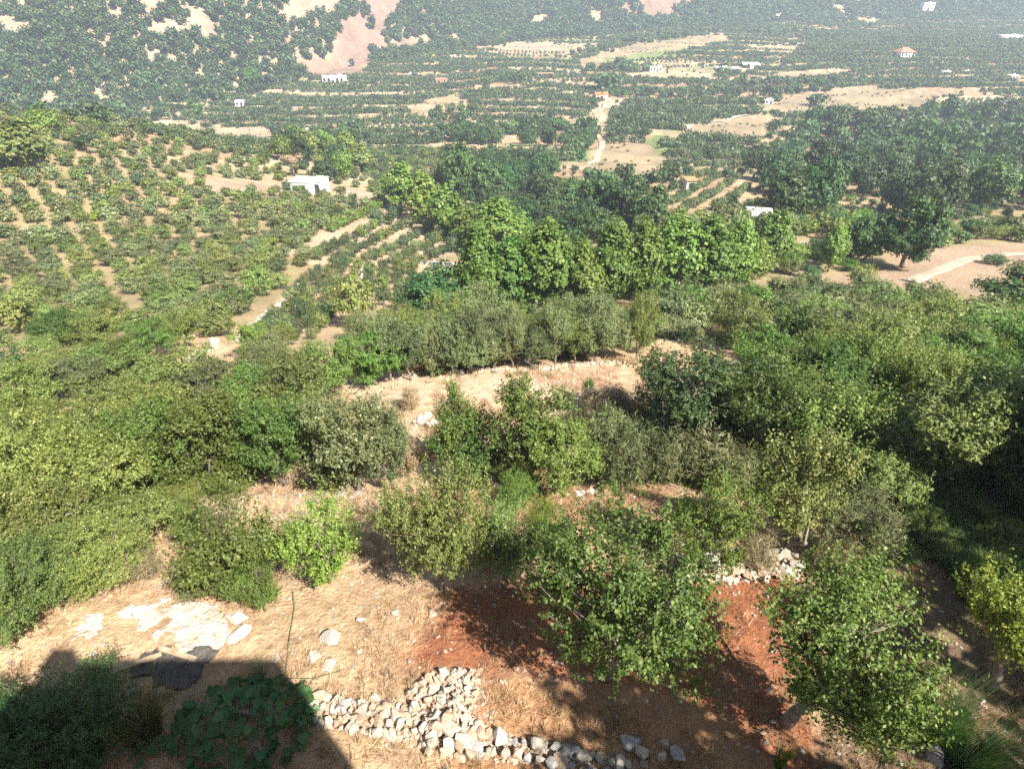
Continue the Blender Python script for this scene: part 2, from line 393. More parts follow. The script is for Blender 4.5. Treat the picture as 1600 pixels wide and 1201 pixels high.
def soil_colour(x, y):
    n = len(x); d = np.hypot(x, y)
    base = np.empty((n, 3))
    k = fbm(x / 6.0, y / 6.0, 31, 3)[:, None]
    near = (1 - sstep(28, 60, d))[:, None]
    a = np.array(STRAW) * k + np.array((.40, .26, .155)) * (1 - k)
    b = np.array(ORCH) * (1 - k) + np.array((.27, .225, .115)) * k
    base[:] = a * near + b * (1 - near)
    far = sstep(180, 320, y)[:, None]
    kk = fbm(x / 45.0, y / 18.0, 33, 3)[:, None]
    c = np.array((.38, .30, .19)) * kk + np.array((.25, .22, .12)) * (1 - kk)
    base[:] = base * (1 - far) + c * far
    # parcels: own soil tint, pale banks along their borders
    vi = np.nonzero((y > 95) & (y < 930) & (np.abs(x) < 0.95 * y + 30))[0]
    for k0 in range(0, len(vi), 20000):
        q = vi[k0:k0 + 20000]
        xx = x[q] + 8 * (fbm(x[q] / 30, y[q] / 30, 51, 2) - .5); yy = y[q] + 5 * (fbm(x[q] / 30, y[q] / 30, 52, 2) - .5)
        D = ((xx[:, None] - cx[None]) * .62) ** 2 + (yy[:, None] - cy[None]) ** 2
        o2 = np.argpartition(D, 1, axis=1)[:, :2]; dd = np.sqrt(np.take_along_axis(D, o2, 1)); sw = dd[:, 0] > dd[:, 1]
        own = np.where(sw, o2[:, 1], o2[:, 0]); edge = np.abs(dd[:, 0] - dd[:, 1])
        tint = np.where(PT[own, :1] < .3, np.array([[.30, .20, .13]]), np.where(PT[own, :1] < .6, np.array([[.34, .27, .17]]), np.where(PT[own, :1] < .8, np.array([[.22, .22, .11]]), np.array([[.38, .31, .20]]))))
        tint = tint * (.8 + .4 * PT[own, 1:])
        # stubble and plough lines along the parcel
        tint = tint * (1 + .22 * np.sin(yy * 1.9 + 2 * np.sin(xx * .05))[:, None])
        e_ = (1 - sstep(.8, 2.6, edge))[:, None]
        tint = tint * (1 - .8 * e_) + np.array((.42, .34, .23)) * .8 * e_
        bk = (sstep(.80, .88, terrace_phase(x[q], y[q])) * sstep(150, 200, y[q]))[:, None] * (.25 + .75 * (PT[own, :1] > .45))
        tint = tint * (1 - bk) + np.array((.29, .22, .145)) * bk
        f_ = (sstep(110, 170, y[q]) * .85)[:, None]
        base[q] = base[q] * (1 - f_) + tint * f_
    foot = np.interp(x, FX, FY)
    mt = sstep(-20, 60, y - foot)[:, None]
    k2 = np.clip((fbm(x / 50.0, y / 50.0, 35, 4)[:, None] - 0.35) * 3, 0, 1)
    c = np.array((.31, .235, .175)) * k2 + np.array((.24, .19, .14)) * (1 - k2)
    base[:] = base * (1 - mt) + c * mt
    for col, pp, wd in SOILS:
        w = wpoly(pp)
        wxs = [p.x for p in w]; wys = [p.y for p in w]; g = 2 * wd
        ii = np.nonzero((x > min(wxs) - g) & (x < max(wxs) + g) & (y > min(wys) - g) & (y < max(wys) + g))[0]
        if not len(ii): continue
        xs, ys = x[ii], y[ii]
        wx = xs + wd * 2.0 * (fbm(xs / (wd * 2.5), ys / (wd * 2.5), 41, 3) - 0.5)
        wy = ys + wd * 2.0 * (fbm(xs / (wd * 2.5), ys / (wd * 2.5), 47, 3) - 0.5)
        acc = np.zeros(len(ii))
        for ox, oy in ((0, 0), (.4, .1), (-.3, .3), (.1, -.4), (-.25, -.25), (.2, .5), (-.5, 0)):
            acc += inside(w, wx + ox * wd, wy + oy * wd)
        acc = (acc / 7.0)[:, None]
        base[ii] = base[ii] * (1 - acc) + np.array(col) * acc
    ft = sstep(80, 130, y)[:, None]
    base[:] = base * (1 + ft * (.55 * (fbm(x / 9.0, y / 2.2, 91, 3) - .5) + .35 * (fbm(x / 28.0, y / 28.0, 92, 3) - .5))[:, None])
    return base
def build_terrain():
    az = np.concatenate([np.linspace(-180, -76, 40, endpoint=False), np.linspace(-76, 76, 620), np.linspace(76, 180, 41)[1:-1]])
    az = np.radians(az); na = len(az)
    rr = np.concatenate([[0.3], np.geomspace(1.0, 60, 300), np.geomspace(60, 1500, 250)[1:], [1700]]); nr = len(rr)
    A, R = np.meshgrid(az, rr)
    X = (R * np.sin(A)).ravel(); Y = (R * np.cos(A)).ravel(); Z = ground(X, Y)
    V = np.stack([X, Y, Z], 1)
    i = np.arange(nr - 1)[:, None] * na + np.arange(na)[None, :]
    j = np.arange(nr - 1)[:, None] * na + (np.arange(na)[None, :] + 1) % na
    F = np.stack([i, j, j + na, i + na], -1).reshape(-1, 4)[:, ::-1]
    me = np_mesh('terrain', V, F, [ground_mat()], smooth=True)
    c = soil_colour(X, Y)
    at_ = me.attributes.new('soil', 'FLOAT_COLOR', 'POINT')
    at_.data.foreach_set('color', np.concatenate([c, np.ones((len(c), 1))], 1).astype(np.float32).ravel())
    o = link('terrain', me); tag(o, 'dry hillside and valley ground of red soil and straw', kind='structure')
build_terrain()

def ribbon(name, pts, width, mat, label, lift=0.04, sub=10):
    """a track laid over the ground along picture points"""
    W = [at(*p) for p in pts]
    P = []
    for i in range(len(W) - 1):
        for k in range(sub): P.append(W[i].lerp(W[i + 1], k / sub))
    P.append(W[-1])
    for _ in range(6): P = [P[0]] + [(P[i - 1] + P[i] * 2 + P[i + 1]) / 4 for i in range(1, len(P) - 1)] + [P[-1]]
    V = []; F = []; nw = 7
    for i, p in enumerate(P):
        t = (P[min(i + 1, len(P) - 1)] - P[max(i - 1, 0)]); t.z = 0; t.normalize(); s = Vector((t.y, -t.x, 0))
        wj = width * (0.85 + 0.3 * float(vnoise(i * 0.35, 0.5, 77)))
        for k in range(nw):
            q = p + s * (k / (nw - 1) - 0.5) * wj
            edge = 0.0 if 0 < k < nw - 1 else -2.2 * lift
            V.append((q.x, q.y, float(ground(q.x, q.y)) + lift + 0.0012 * math.hypot(q.x, q.y) + edge))
    for i in range(len(P) - 1):
        for k in range(nw - 1):
            a = i * nw + k; F.append((a, a + 1, a + nw + 1, a + nw))
    o = link(name, np_mesh(name, V, F, [mat], True)); tag(o, label, kind='structure'); return o
ribbon('dirt_road', [(1640, 398), (1560, 398), (1500, 408), (1460, 425), (1420, 440)], 1.9, M['road'], 'pale dirt road curving over the bare bend')
ribbon('dirt_road', [(1640, 342), (1540, 346), (1450, 355), (1400, 362)], 1.6, M['road'], 'dirt road behind the large dark tree')
ribbon('track', [(915, 268), (932, 250), (942, 228), (932, 205), (930, 190)], 2.4, M['road'], 'pale lane climbing the middle of the valley')
ribbon('track', [(930, 190), (945, 165), (962, 132), (968, 122)], 2.0, M['road'], 'pale lane beside the round dark tree')
ribbon('track', [(632, 150), (640, 115), (645, 108)], 2.0, M['road'], 'straight pale track between dark orchards')
ribbon('track', [(690, 135), (712, 120), (724, 105)], 2.6, M['road'], 'pale track curving below the mountain')
ribbon('track', [(1070, 205), (1120, 190), (1180, 180)], 2.0, M['road'], 'pale track along the dark square orchard')

# ------------------------------------------------------------------ plant shapes
def unit(v):
    return v / np.maximum(np.linalg.norm(v, axis=-1, keepdims=True), 1e-9)
def leaf_quads(P, A, Nn, ln, asp):
    """one diamond leaf per point: stem direction A, face normal Nn, length ln"""
    A = unit(A - Nn * np.sum(A * Nn, 1, keepdims=True)); B = np.cross(Nn, A)
    ln = ln[:, None]
    v0 = P; v1 = P + A * ln * 0.45 + B * ln * asp; v2 = P + A * ln + Nn * ln * -0.08; v3 = P + A * ln * 0.45 - B * ln * asp
    V = np.stack([v0, v1, v2, v3], 1).reshape(-1, 3)
    F = np.arange(len(P) * 4).reshape(-1, 4)
    return V, F
class Plant:
    pass
PLANTS = {}
def make_plant(kind, lod, seed, H, R, base, ntw, lpt, leaf, shape='round', up=0.35, tw=0.5, asp=0.30, shell=0.45, lobes=7, trunk=0.07, limbs=7, shoots=0.07, clump=0.70):
    rng = np.random.default_rng(seed)
    zc = (base + H) / 2; c = (H - base) / 2
    # clumps of twigs around lobes, some fill between
    LD = unit(rng.normal(size=(lobes, 3)) * np.array([1, 1, .85])); LR = 0.50 + 0.34 * rng.random(lobes); LW = 0.20 + 0.16 * rng.random(lobes)
    P = []; O = []
    while len(P) < ntw:
        if rng.random() < clump:
            k = int(rng.integers(lobes)); o_ = unit(rng.normal(size=(1, 3)))[0]; o_[2] = abs(o_[2]) * .6 + o_[2] * .4
            p = LD[k] * LR[k] + o_ * LW[k] * (0.55 + 0.45 * rng.random()); d = unit((p * .5 + o_ * .6)[None])[0]
        else:
            d = unit(rng.normal(size=(1, 3)))[0]; p = d * (0.72 if clump > .5 else 0.9) * rng.random() ** shell
        zn = float(np.clip(p[2], -1, 1.05))      # -1..1
        wid = 1.0
        if shape == 'cone': wid = 1.0 - 0.62 * (zn * 0.5 + 0.5)
        elif shape == 'column': wid = 1.0 - 0.25 * abs(zn) ** 2
        elif shape == 'egg': wid = 1.0 - 0.6 * max(0.0, zn) ** 1.4
        elif shape == 'umbrella': wid = 0.55 + 0.6 * (zn * 0.5 + 0.5); zn = zn * (0.9 if zn > 0 else 0.6)
        elif shape == 'vase': wid = 0.62 + 0.45 * (zn * 0.5 + 0.5)
        elif shape == 'mound': zn = max(zn, -0.55)
        q = np.array([p[0] * R * wid, p[1] * R * wid, zc + zn * c])
        if q[2] < 0.04: continue
        P.append(q); O.append(d)
    P = np.array(P); O = np.array(O)
    D = unit(O * np.array([1, 1, .55]) * 0.8 + np.array([0, 0, up]) + rng.normal(size=O.shape) * 0.38)
    L = tw * (0.55 + 0.8 * rng.random(len(P)))
    sh = rng.random(len(P)) < shoots                     # long shoots breaking the outline
    D[sh] = unit(D[sh] * .6 + np.array([0, 0, .9])); L[sh] *= 2.1
    t = np.tile(np.linspace(0.05, 1.0, lpt), (len(P), 1)) + rng.normal(size=(len(P), lpt)) * 0.06
    Q = P[:, None, :] + D[:, None, :] * (t * L[:, None])[:, :, None] - D[:, None, :] * (L * 0.5)[:, None, None]
    Q = Q + rng.normal(size=Q.shape) * leaf * 0.55 * (1.15 - 0.5 * np.clip(t, 0, 1))[:, :, None]
    Q = Q.reshape(-1, 3); n = len(Q)
    OO = np.repeat(O, lpt, 0); DD = np.repeat(D, lpt, 0)
    N_ = unit(OO * (0.7 if lod < 2 else 1.0) + np.array([0, 0, 0.5 if lod < 2 else .35]) + rng.normal(size=(n, 3)) * (0.55 if lod < 2 else .40))
    A_ = unit(DD * 0.5 + rng.normal(size=(n, 3)) * 0.8 + np.array([0, 0, -0.15]))
    V, F = leaf_quads(Q, A_, N_, leaf * (0.65 + 0.7 * rng.random(n)), asp)
    pl = Plant(); pl.H = float(np.percentile(V[:, 2], 99.3)); pl.R = float(np.percentile(np.hypot(V[:, 0], V[:, 1]), 91))
    pl.crown = np_mesh('crown', V, F, [M['fruit']])
    # trunk and limbs
    mb = MB(); r0 = trunk
    bend = rng.normal(size=2) * 0.10 * H
    top = Vector((bend[0], bend[1], max(base * 1.15, 0.28 * H)))
    sides = 8 if lod == 0 else (6 if lod == 1 else 4)
    tp = [Vector((0, 0, -0.12)), Vector((bend[0] * .15 + rng.normal() * r0 * .5, bend[1] * .15, top.z * .35)), Vector((bend[0] * .6, bend[1] * .6, top.z * .7)), top]
    mb.tube(tp, [r0 * 1.35, r0 * 1.0, r0 * .9, r0 * .8], sides)
    order = rng.permutation(len(P))
    for k in range(limbs):
        tgt = Vector(P[order[k % len(P)]])
        s0 = tp[2].lerp(tp[3], float(rng.random()))
        mid = s0.lerp(tgt, 0.5) + Vector(rng.normal(size=3)) * 0.04 * H + Vector((0, 0, 0.05 * H))
        mb.tube([s0, mid, tgt], [r0 * .55, r0 * .33, r0 * .08], max(3, sides - 3), False)
        if lod <= 1:
            for j in range(2 if lod else 5):
                t2 = Vector(P[int(np.argmin(np.linalg.norm(P - np.array(tgt) - rng.normal(size=3) * 0.3 * R, axis=1)))])
                mb.tube([mid, mid.lerp(t2, .5) + Vector(rng.normal(size=3)) * .03 * H, t2], [r0 * .26, r0 * .15, r0 * .05], 3, False)
    pl.trunk = mb.mesh('trunk', True); pl.trunk.materials.append(M['bark'])
    PLANTS.setdefault((kind, lod), []).append(pl)

# level 0: within 16 m, 1: to 38 m, 2: to 100 m, 3: to 260 m, 4: beyond
for k in range(4):
    make_plant('fruit', 0, 100 + k, 3.4, 1.7, 0.55, 900, 34, .052, 'round', .45, .50, .34, .5, 24, .085, 12, .09, .58)
make_plant('open', 0, 150, 3.2, 1.5, 0.9, 850, 28, .052, 'round', .6, .6, .36, .6, 16, .10, 14, .22)
for k in range(3):
    make_plant('shrub', 0, 120 + k, 2.0, 1.1, 0.08, 480, 32, .045, 'vase', .8, .45, .30, .55, 16, .03, 9, .15)
for k in range(3):
    make_plant('scrub', 0, 130 + k, 2.6, 1.6, 0.05, 900, 34, .052, 'mound', .5, .5, .26, .45, 26, .05, 8)
for k in range(5):
    make_plant('fruit', 1, 200 + k, 3.6, 1.8, 0.35, 600, 28, .08, 'round', .45, .55, .33, .45, 18, .09, 7, .09)
for k in range(4):
    make_plant('upright', 1, 210 + k, 4.2, 1.4, 0.3, 560, 28, .08, 'column', .85, .65, .28, .5, 16, .07, 7, .12)
for k in range(3):
    make_plant('scrub', 1, 220 + k, 2.6, 1.9, 0.05, 560, 28, .08, 'mound', .5, .55, .28, .45, 20, .05, 6)
for k in range(5):
    make_plant('fruit', 2, 300 + k, 3.0, 1.7, 0.25, 210, 16, .165, 'round', .4, .40, .34, .36, 13, .09, 4, .05, .40)
for k in range(3):
    make_plant('upright', 2, 310 + k, 4.2, 1.5, 0.3, 220, 16, .165, 'column', .75, .6, .30, .5, 12, .08, 4)
for k in range(4):
    make_plant('plane', 2, 320 + k, 8.5, 2.4, 0.25, 640, 18, .25, 'egg', .6, .75, .40, .42, 34, .16, 5, .06, .5)
for k in range(3):
    make_plant('broad', 2, 330 + k, 8.0, 3.6, 0.6, 640, 18, .28, 'round', .3, .9, .40, .40, 26, .22, 5)
for k in range(4):
    make_plant('fruit', 3, 400 + k, 2.8, 1.5, 0.2, 80, 8, .34, 'round', .4, .4, .40, .34, 8, .09, 2, .04, .3)
for k in range(3):
    make_plant('plane', 3, 410 + k, 9.0, 2.6, 0.25, 260, 11, .46, 'egg', .55, .9, .42, .42, 24, .18, 3, .05, .5)
for k in range(4):
    make_plant('broad', 3, 420 + k, 8.0, 3.8, 0.4, 300, 11, .48, 'round', .3, .9, .42, .40, 18, .22, 3, .04, .5)
for k in range(3):
    make_plant('pine', 3, 430 + k, 9.0, 3.2, 0.8, 280, 12, .44, 'egg', .25, .9, .28, .42, 20, .2, 3, .04, .5)
make_plant('parasol', 3, 440, 8.0, 3.6, 4.6, 110, 9, .50, 'umbrella', .3, .8, .3, .5, 6, .22, 5)
for k in range(4):
    make_plant('fruit', 4, 500 + k, 2.8, 1.7, 0.1, 26, 4, .75, 'round', .4, .3, .46, .34, 6, .1, 0, 0, .2)
for k in range(4):
    make_plant('broad', 4, 510 + k, 6.5, 3.2, 0.3, 50, 5, 1.15, 'round', .3, .9, .46, .4, 7, .2, 0)
for k in range(3):
    make_plant('pine', 4, 520 + k, 8.0, 2.6, 0.6, 50, 5, 1.0, 'cone', .3, .9, .34, .4, 6, .2, 0)

def blade_plant(kind, lod, seed, H, R, nst, wid, spread=0.6, seg=3):
    """a tussock of thin rising stems (broom, tall grass)"""
    rng = np.random.default_rng(seed); V = []; F = []
    for i in range(nst):
        a = rng.random() * 2 * math.pi; rb = R * 0.45 * math.sqrt(rng.random()); h = H * (0.55 + 0.45 * rng.random())
        out_ = spread * R * (0.3 + rng.random()); a2 = a + rng.normal() * 0.5
        s = np.array([-math.sin(a2 + 1.2), math.cos(a2 + 1.2), 0]) * wid * (0.6 + 0.8 * rng.random())
        n0 = len(V)
        for k in range(seg + 1):
            t = k / seg
            p = np.array([math.cos(a) * rb + math.cos(a2) * out_ * t ** 1.6, math.sin(a) * rb + math.sin(a2) * out_ * t ** 1.6, h * (t - 0.12 * t * t)])
            w = 1 - 0.85 * t
            V.append(p - s * w); V.append(p + s * w)
        for k in range(seg):
            F.append((n0 + 2 * k, n0 + 2 * k + 1, n0 + 2 * k + 3, n0 + 2 * k + 2))
    V = np.array(V); pl = Plant(); pl.H = float(V[:, 2].max()); pl.R = float(np.percentile(np.hypot(V[:, 0], V[:, 1]), 95))
    pl.crown = np_mesh('stems', V, F, [M['broom']]); pl.trunk = None
    PLANTS.setdefault((kind, lod), []).append(pl)
for k in range(2): blade_plant('reed', 0, 600 + k, 1.0, 0.9, 520, .008, .9)
for k in range(3): make_plant('broom', 0, 620 + k, 1.1, .7, .02, 360, 14, .12, 'vase', 1.6, .32, .045, .5, 14, .02, 6, .1)
for k in range(3): make_plant('broom', 1, 630 + k, 1.1, .7, .02, 360, 14, .15, 'vase', 1.6, .32, .06, .5, 14, .02, 6, .1)
def lod_of(kind, d):
    l = 0 if d < 15.5 else 1 if d < 38 else 2 if d < 100 else 3 if d < 260 else 4
    for k in (l, l - 1, l + 1, l - 2, l + 2):
        if (kind, k) in PLANTS: return k
NAMES = {'reed': 'grass_clump', 'open': 'fruit_tree', 'fruit': 'fruit_tree', 'shrub': 'shrub', 'scrub': 'bush', 'upright': 'young_tree', 'plane': 'plane_tree', 'broad': 'broadleaf_tree', 'pine': 'pine_tree', 'parasol': 'umbrella_pine', 'broom': 'broom_shrub'}
CATS = {'reed': 'grass', 'open': 'tree', 'fruit': 'tree', 'shrub': 'shrub', 'scrub': 'bush', 'upright': 'tree', 'plane': 'tree', 'broad': 'tree', 'pine': 'tree', 'parasol': 'tree', 'broom': 'shrub'}
VI = [0]
def plant_world(kind, mat, x, y, h, r, label, group=None, name=None, lean=(0, 0), variant=None, rz=None, sink=0.0, cat=None):
    d = math.hypot(x, y); z = float(ground(x, y))
    L_ = PLANTS[(kind, lod_of(kind, math.hypot(d, EYE - z)))]
    VI[0] += 1
    pl = L_[(VI[0] if variant is None else variant) % len(L_)]
    e = empty(name or NAMES[kind], (x, y, z - sink), random.uniform(0, 6.28) if rz is None else rz)
    e.rotation_euler[0] = lean[0]; e.rotation_euler[1] = lean[1]
    e.scale = (r / pl.R, r / pl.R, h / pl.H)
    if pl.trunk: link('trunk', pl.trunk, e)
    link('crown' if pl.trunk else 'stems', pl.crown, e, M[mat])
    tag(e, label, cat or CATS[kind], group)
    return e
PLACED = []
def plant_px(kind, mat, bx, by, ty, w, label, group=None, name=None, dx=0, **kw):
    """base at a picture point, tip at row ty, w pixels wide"""
    b = at(bx, by)
    rt = ray(bx, ty); k = -rt[2] / rt[1]
    zt = EYE - k * b.y; h = max(zt - b.z, 0.3)
    dep = b.y * CP + (EYE - b.z - h * 0.55) * SP
    r = w * dep / FPX / 2
    PLACED.append((b.x, b.y, r))
    return plant_world(kind, mat, b.x, b.y, h, r, label, group, name, **kw)

# ------------------------------------------------------------------ trees and shrubs close to the house, one by one
ONE = [
 # kind, leaves, base x, base y, tip y, width, label
 ('fruit', 'glossy', 945, 1055, 835, 262, 'large leafy fruit tree spreading over the red soil in the foreground'),
 ('shrub', 'fruit', 385, 925, 782, 150, 'open leafy shrub with bare soil beneath, above the white patch'),
 ('shrub', 'fruit', 415, 955, 870, 70, 'low leafy shrub hanging just above the white patch'),
 ('shrub', 'fruit', 315, 850, 790, 60, 'small green shrub at the left edge of a pinkish soil gap'),
 ('shrub', 'fresh', 515, 910, 792, 112, 'round bright green shrub beside the rocky gap'),
 ('fruit', 'hedge', 690, 920, 738, 155, 'dense bush-like tree with yellowish top left of the large fruit tree'),
 ('fruit', 'hedge', 790, 905, 800, 110, 'shaded small tree squeezed behind the large fruit tree'),
 ('scrub', 'yellow', 845, 880, 790, 60, 'yellowish bush peeking behind the large fruit tree'),
 ('shrub', 'fresh', 1088, 885, 742, 118, 'bright green upright shrub above the pale rubble wall'),
 ('upright', 'hedge', 1220, 860, 685, 130, 'tall thin leafy tree with orange tinged top right of the bright shrub'),
 ('scrub', 'olive', 1310, 865, 770, 130, 'grey-green bush with dry twigs next to the dark hollow'),
 ('fruit', 'hedge', 1370, 800, 720, 90, 'small tree at the upper rim of the dark hollow'),
 ('scrub', 'hedge', 100, 935, 850, 130, 'grey-green feathery bush left of the white patch'),
 ('scrub', 'hedge', 50, 985, 880, 130, 'dense dark-green bush at the left edge above the shadow'),
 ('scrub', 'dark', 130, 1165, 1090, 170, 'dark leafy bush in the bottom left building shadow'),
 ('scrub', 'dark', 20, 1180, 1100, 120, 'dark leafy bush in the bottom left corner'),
 ('scrub', 'hedge', 10, 1000, 900, 100, 'green bush cut off by the left border above the shadow'),
 ('scrub', 'pale', 180, 910, 820, 120, 'soft bush with dry grass at its foot'),
 ('upright', 'olive', 560, 768, 618, 130, 'grey-green bushy tree on the middle terrace edge'),
 ('upright', 'olive', 615, 765, 640, 75, 'slim grey-green tree at the right end of the left thicket'),
 ('upright', 'fruit', 722, 745, 602, 80, 'slim tree with a lone top shoot before the clearing'),
 ('fruit', 'fruit', 742, 750, 655, 118, 'low dark green tree under the lone top shoot'),
 ('fruit', 'fruit', 825, 762, 605, 138, 'two-topped fruit tree in front of the sandy clearing'),
 ('fruit', 'fruit', 880, 768, 670, 110, 'rounded dark tree touching the broom shrubs'),
 ('fruit', 'dark', 1080, 700, 560, 180, 'big dark fruit tree right of the sandy clearing'),
 ('fruit', 'fruit', 1150, 690, 575, 110, 'leafy fruit tree right behind the big dark one'),
 ('fruit', 'dark', 1025, 660, 575, 80, 'small dark tree at the right end of the clearing'),
 ('shrub', 'fruit', 920, 625, 590, 20, 'tiny lone sapling on the sandy clearing'),
 ('scrub', 'brush', 645, 640, 605, 30, 'dry brown bush on the left part of the clearing'),
 ('scrub', 'brush', 640, 745, 690, 50, 'dry twiggy bush between the grey-green trees'),
 ('scrub', 'fresh', 810, 790, 740, 60, 'light green sprouts at the terrace edge'),
 ('fruit', 'fruit', 450, 765, 620, 110, 'leafy tree in the left thicket beside the grey-green tree'),
 ('fruit', 'fruit', 360, 765, 622, 130, 'broad green tree in the middle of the left thicket'),
 ('fruit', 'fruit', 268, 775, 640, 120, 'broad tree at the left of the thicket'),
 ('fruit', 'hedge', 470, 660, 560, 100, 'tree at the upper right of the left thicket'),
 ('scrub', 'pale', 180, 790, 690, 150, 'yellow-green bush in the left thicket'),
 ('scrub', 'pale', 60, 780, 660, 150, 'bright yellow-green bush near the left border'),
 ('scrub', 'hedge', 0, 735, 665, 130, 'pale green bush cut off by the left border'),
 ('scrub', 'pale', 130, 715, 640, 130, 'large pale yellow-green bush below the orchard'),
 ('scrub', 'hedge', 20, 860, 760, 150, 'green bush at the left border above the feathery one'),
 ('scrub', 'hedge', 120, 850, 770, 140, 'green bush between yellow ones on the left'),
 ('scrub', 'hedge', 230, 850, 780, 120, 'green bush left of the pinkish soil gap'),
 ('scrub', 'pale', 300, 700, 640, 110, 'yellowish bush under the broad trees of the thicket'),
 ('fruit', 'fresh', 400, 560, 505, 50, 'light green tree below the white stone wall'),
 ('fruit', 'plane', 590, 600, 520, 90, 'rounded bright green tree left of the clearing'),
 ('fruit', 'fruit', 520, 615, 535, 90, 'green tree left of the rounded bright one'),
 ('broad', 'dark', 685, 495, 418, 96, 'round dense dark green tree at the foot of the terraces'),
 ('fruit', 'hedge', 560, 510, 435, 60, 'light olive green tree beside the terrace rows'),
 ('scrub', 'olive', 560, 530, 485, 40, 'dark grey bush under the light olive tree'),
 ('plane', 'plane', 752, 492, 360, 73, 'tall bright plane tree at the left end of the bright row'),
 ('plane', 'plane', 800, 490, 373, 73, 'tall plane tree second in the bright row'),
 ('plane', 'plane', 850, 488, 350, 86, 'tallest plane tree in the bright row'),
 ('plane', 'plane', 905, 486, 383, 63, 'darker plane tree in the middle of the bright row'),
 ('plane', 'plane', 950, 480, 353, 73, 'yellow-green plane tree right of the middle of the bright row'),
 ('plane', 'plane', 995, 478, 350, 63, 'plane tree with lit right side in the bright row'),
 ('plane', 'plane', 1045, 468, 340, 86, 'plane tree near the right end of the bright row'),
 ('plane', 'plane', 1090, 465, 343, 86, 'wide plane tree near the right end of the bright row'),
 ('plane', 'plane', 1140, 455, 350, 60, 'last plane tree at the right end of the bright row'),
 ('plane', 'plane', 1195, 418, 332, 58, 'lone bright green tree beside the grey sheet roofs'),
 ('plane', 'plane', 1292, 425, 352, 36, 'slender light green tree leaning by the dirt road'),
 ('broad', 'dark', 1408, 418, 308, 92, 'huge dark green tree by the dirt road bend'),
 ('broad', 'dark', 1345, 412, 335, 60, 'dark tree left of the huge one by the road'),
 ('fruit', 'hedge', 1340, 452, 415, 40, 'pale olive bush on the near edge of the dirt road'),
 ('scrub', 'dark', 1552, 412, 398, 34, 'small dark bush alone on the bare road bend'),
 ('broad', 'dark', 1590, 500, 425, 120, 'dark tree at the right border below the road'),
 ('plane', 'fresh', 630, 330, 256, 52, 'bright tree at the upper end of the diagonal row'),
 ('plane', 'fresh', 668, 350, 270, 56, 'tallest sunlit tree in the diagonal row'),
 ('plane', 'fresh', 700, 370, 292, 56, 'bright tree in the lower part of the diagonal row'),
 ('plane', 'plane', 780, 396, 312, 84, 'tall full plane tree at the foot of the diagonal row'),
 ('plane', 'fresh', 730, 380, 325, 50, 'bright tree next to the tall full plane tree'),
 ('broad', 'dark', 718, 305, 228, 56, 'tall dark tree rising behind the diagonal row'),
 ('broad', 'dark', 760, 312, 252, 50, 'dark tree right of the tall dark one'),
 ('broad', 'dark', 930, 345, 275, 60, 'dark tree at the left of the middle grove'),
 ('broad', 'dark', 970, 350, 278, 60, 'dark tree in the centre of the middle grove'),
 ('broad', 'dark', 1010, 358, 290, 60, 'dark tree at the right of the middle grove'),
 ('broad', 'dark', 895, 330, 278, 46, 'dark tree beside the pale soil strip of the middle grove'),
 ('broad', 'dark', 940, 146, 112, 46, 'round dark tree beside the bright orange roof'),
 ('broad', 'dark', 1275, 166, 144, 30, 'small round tree alone on the straw field'),
 ('broad', 'hedge', 30, 262, 190, 95, 'large brownish-green tree at the left border on the ridge'),
 ('parasol', 'pine', 140, 240, 212, 42, 'umbrella pine on the ridge at the left'),
 ('parasol', 'pine', 868, 232, 184, 36, 'umbrella pine with bare stem beside the pale lane'),
 ('parasol', 'brush', 460, 276, 240, 36, 'bare-stemmed brownish tree behind the white house'),
 ('broad', 'plane', 315, 182, 160, 24, 'light round tree alone on the pale field at the left'),
 ('broad', 'dark', 185, 195, 162, 36, 'conical dark tree left of the pale fields'),
 ('broad', 'plane', 75, 210, 172, 52, 'light green tree under the forested hill'),
 ('plane', 'plane', 395, 135, 105, 26, 'light green tree at the foot of the forest'),
]
for row in ONE: plant_px(*row)
plant_px('open', 'fruit', 1228, 1130, 925, 245, 'leaning fruit tree with a crooked trunk at the lower right', rz=0.0, lean=(0.0, 0.10))
plant_px('open', 'yellow', 1545, 1075, 905, 190, 'yellow-green sunlit tree at the right border', rz=2.0)
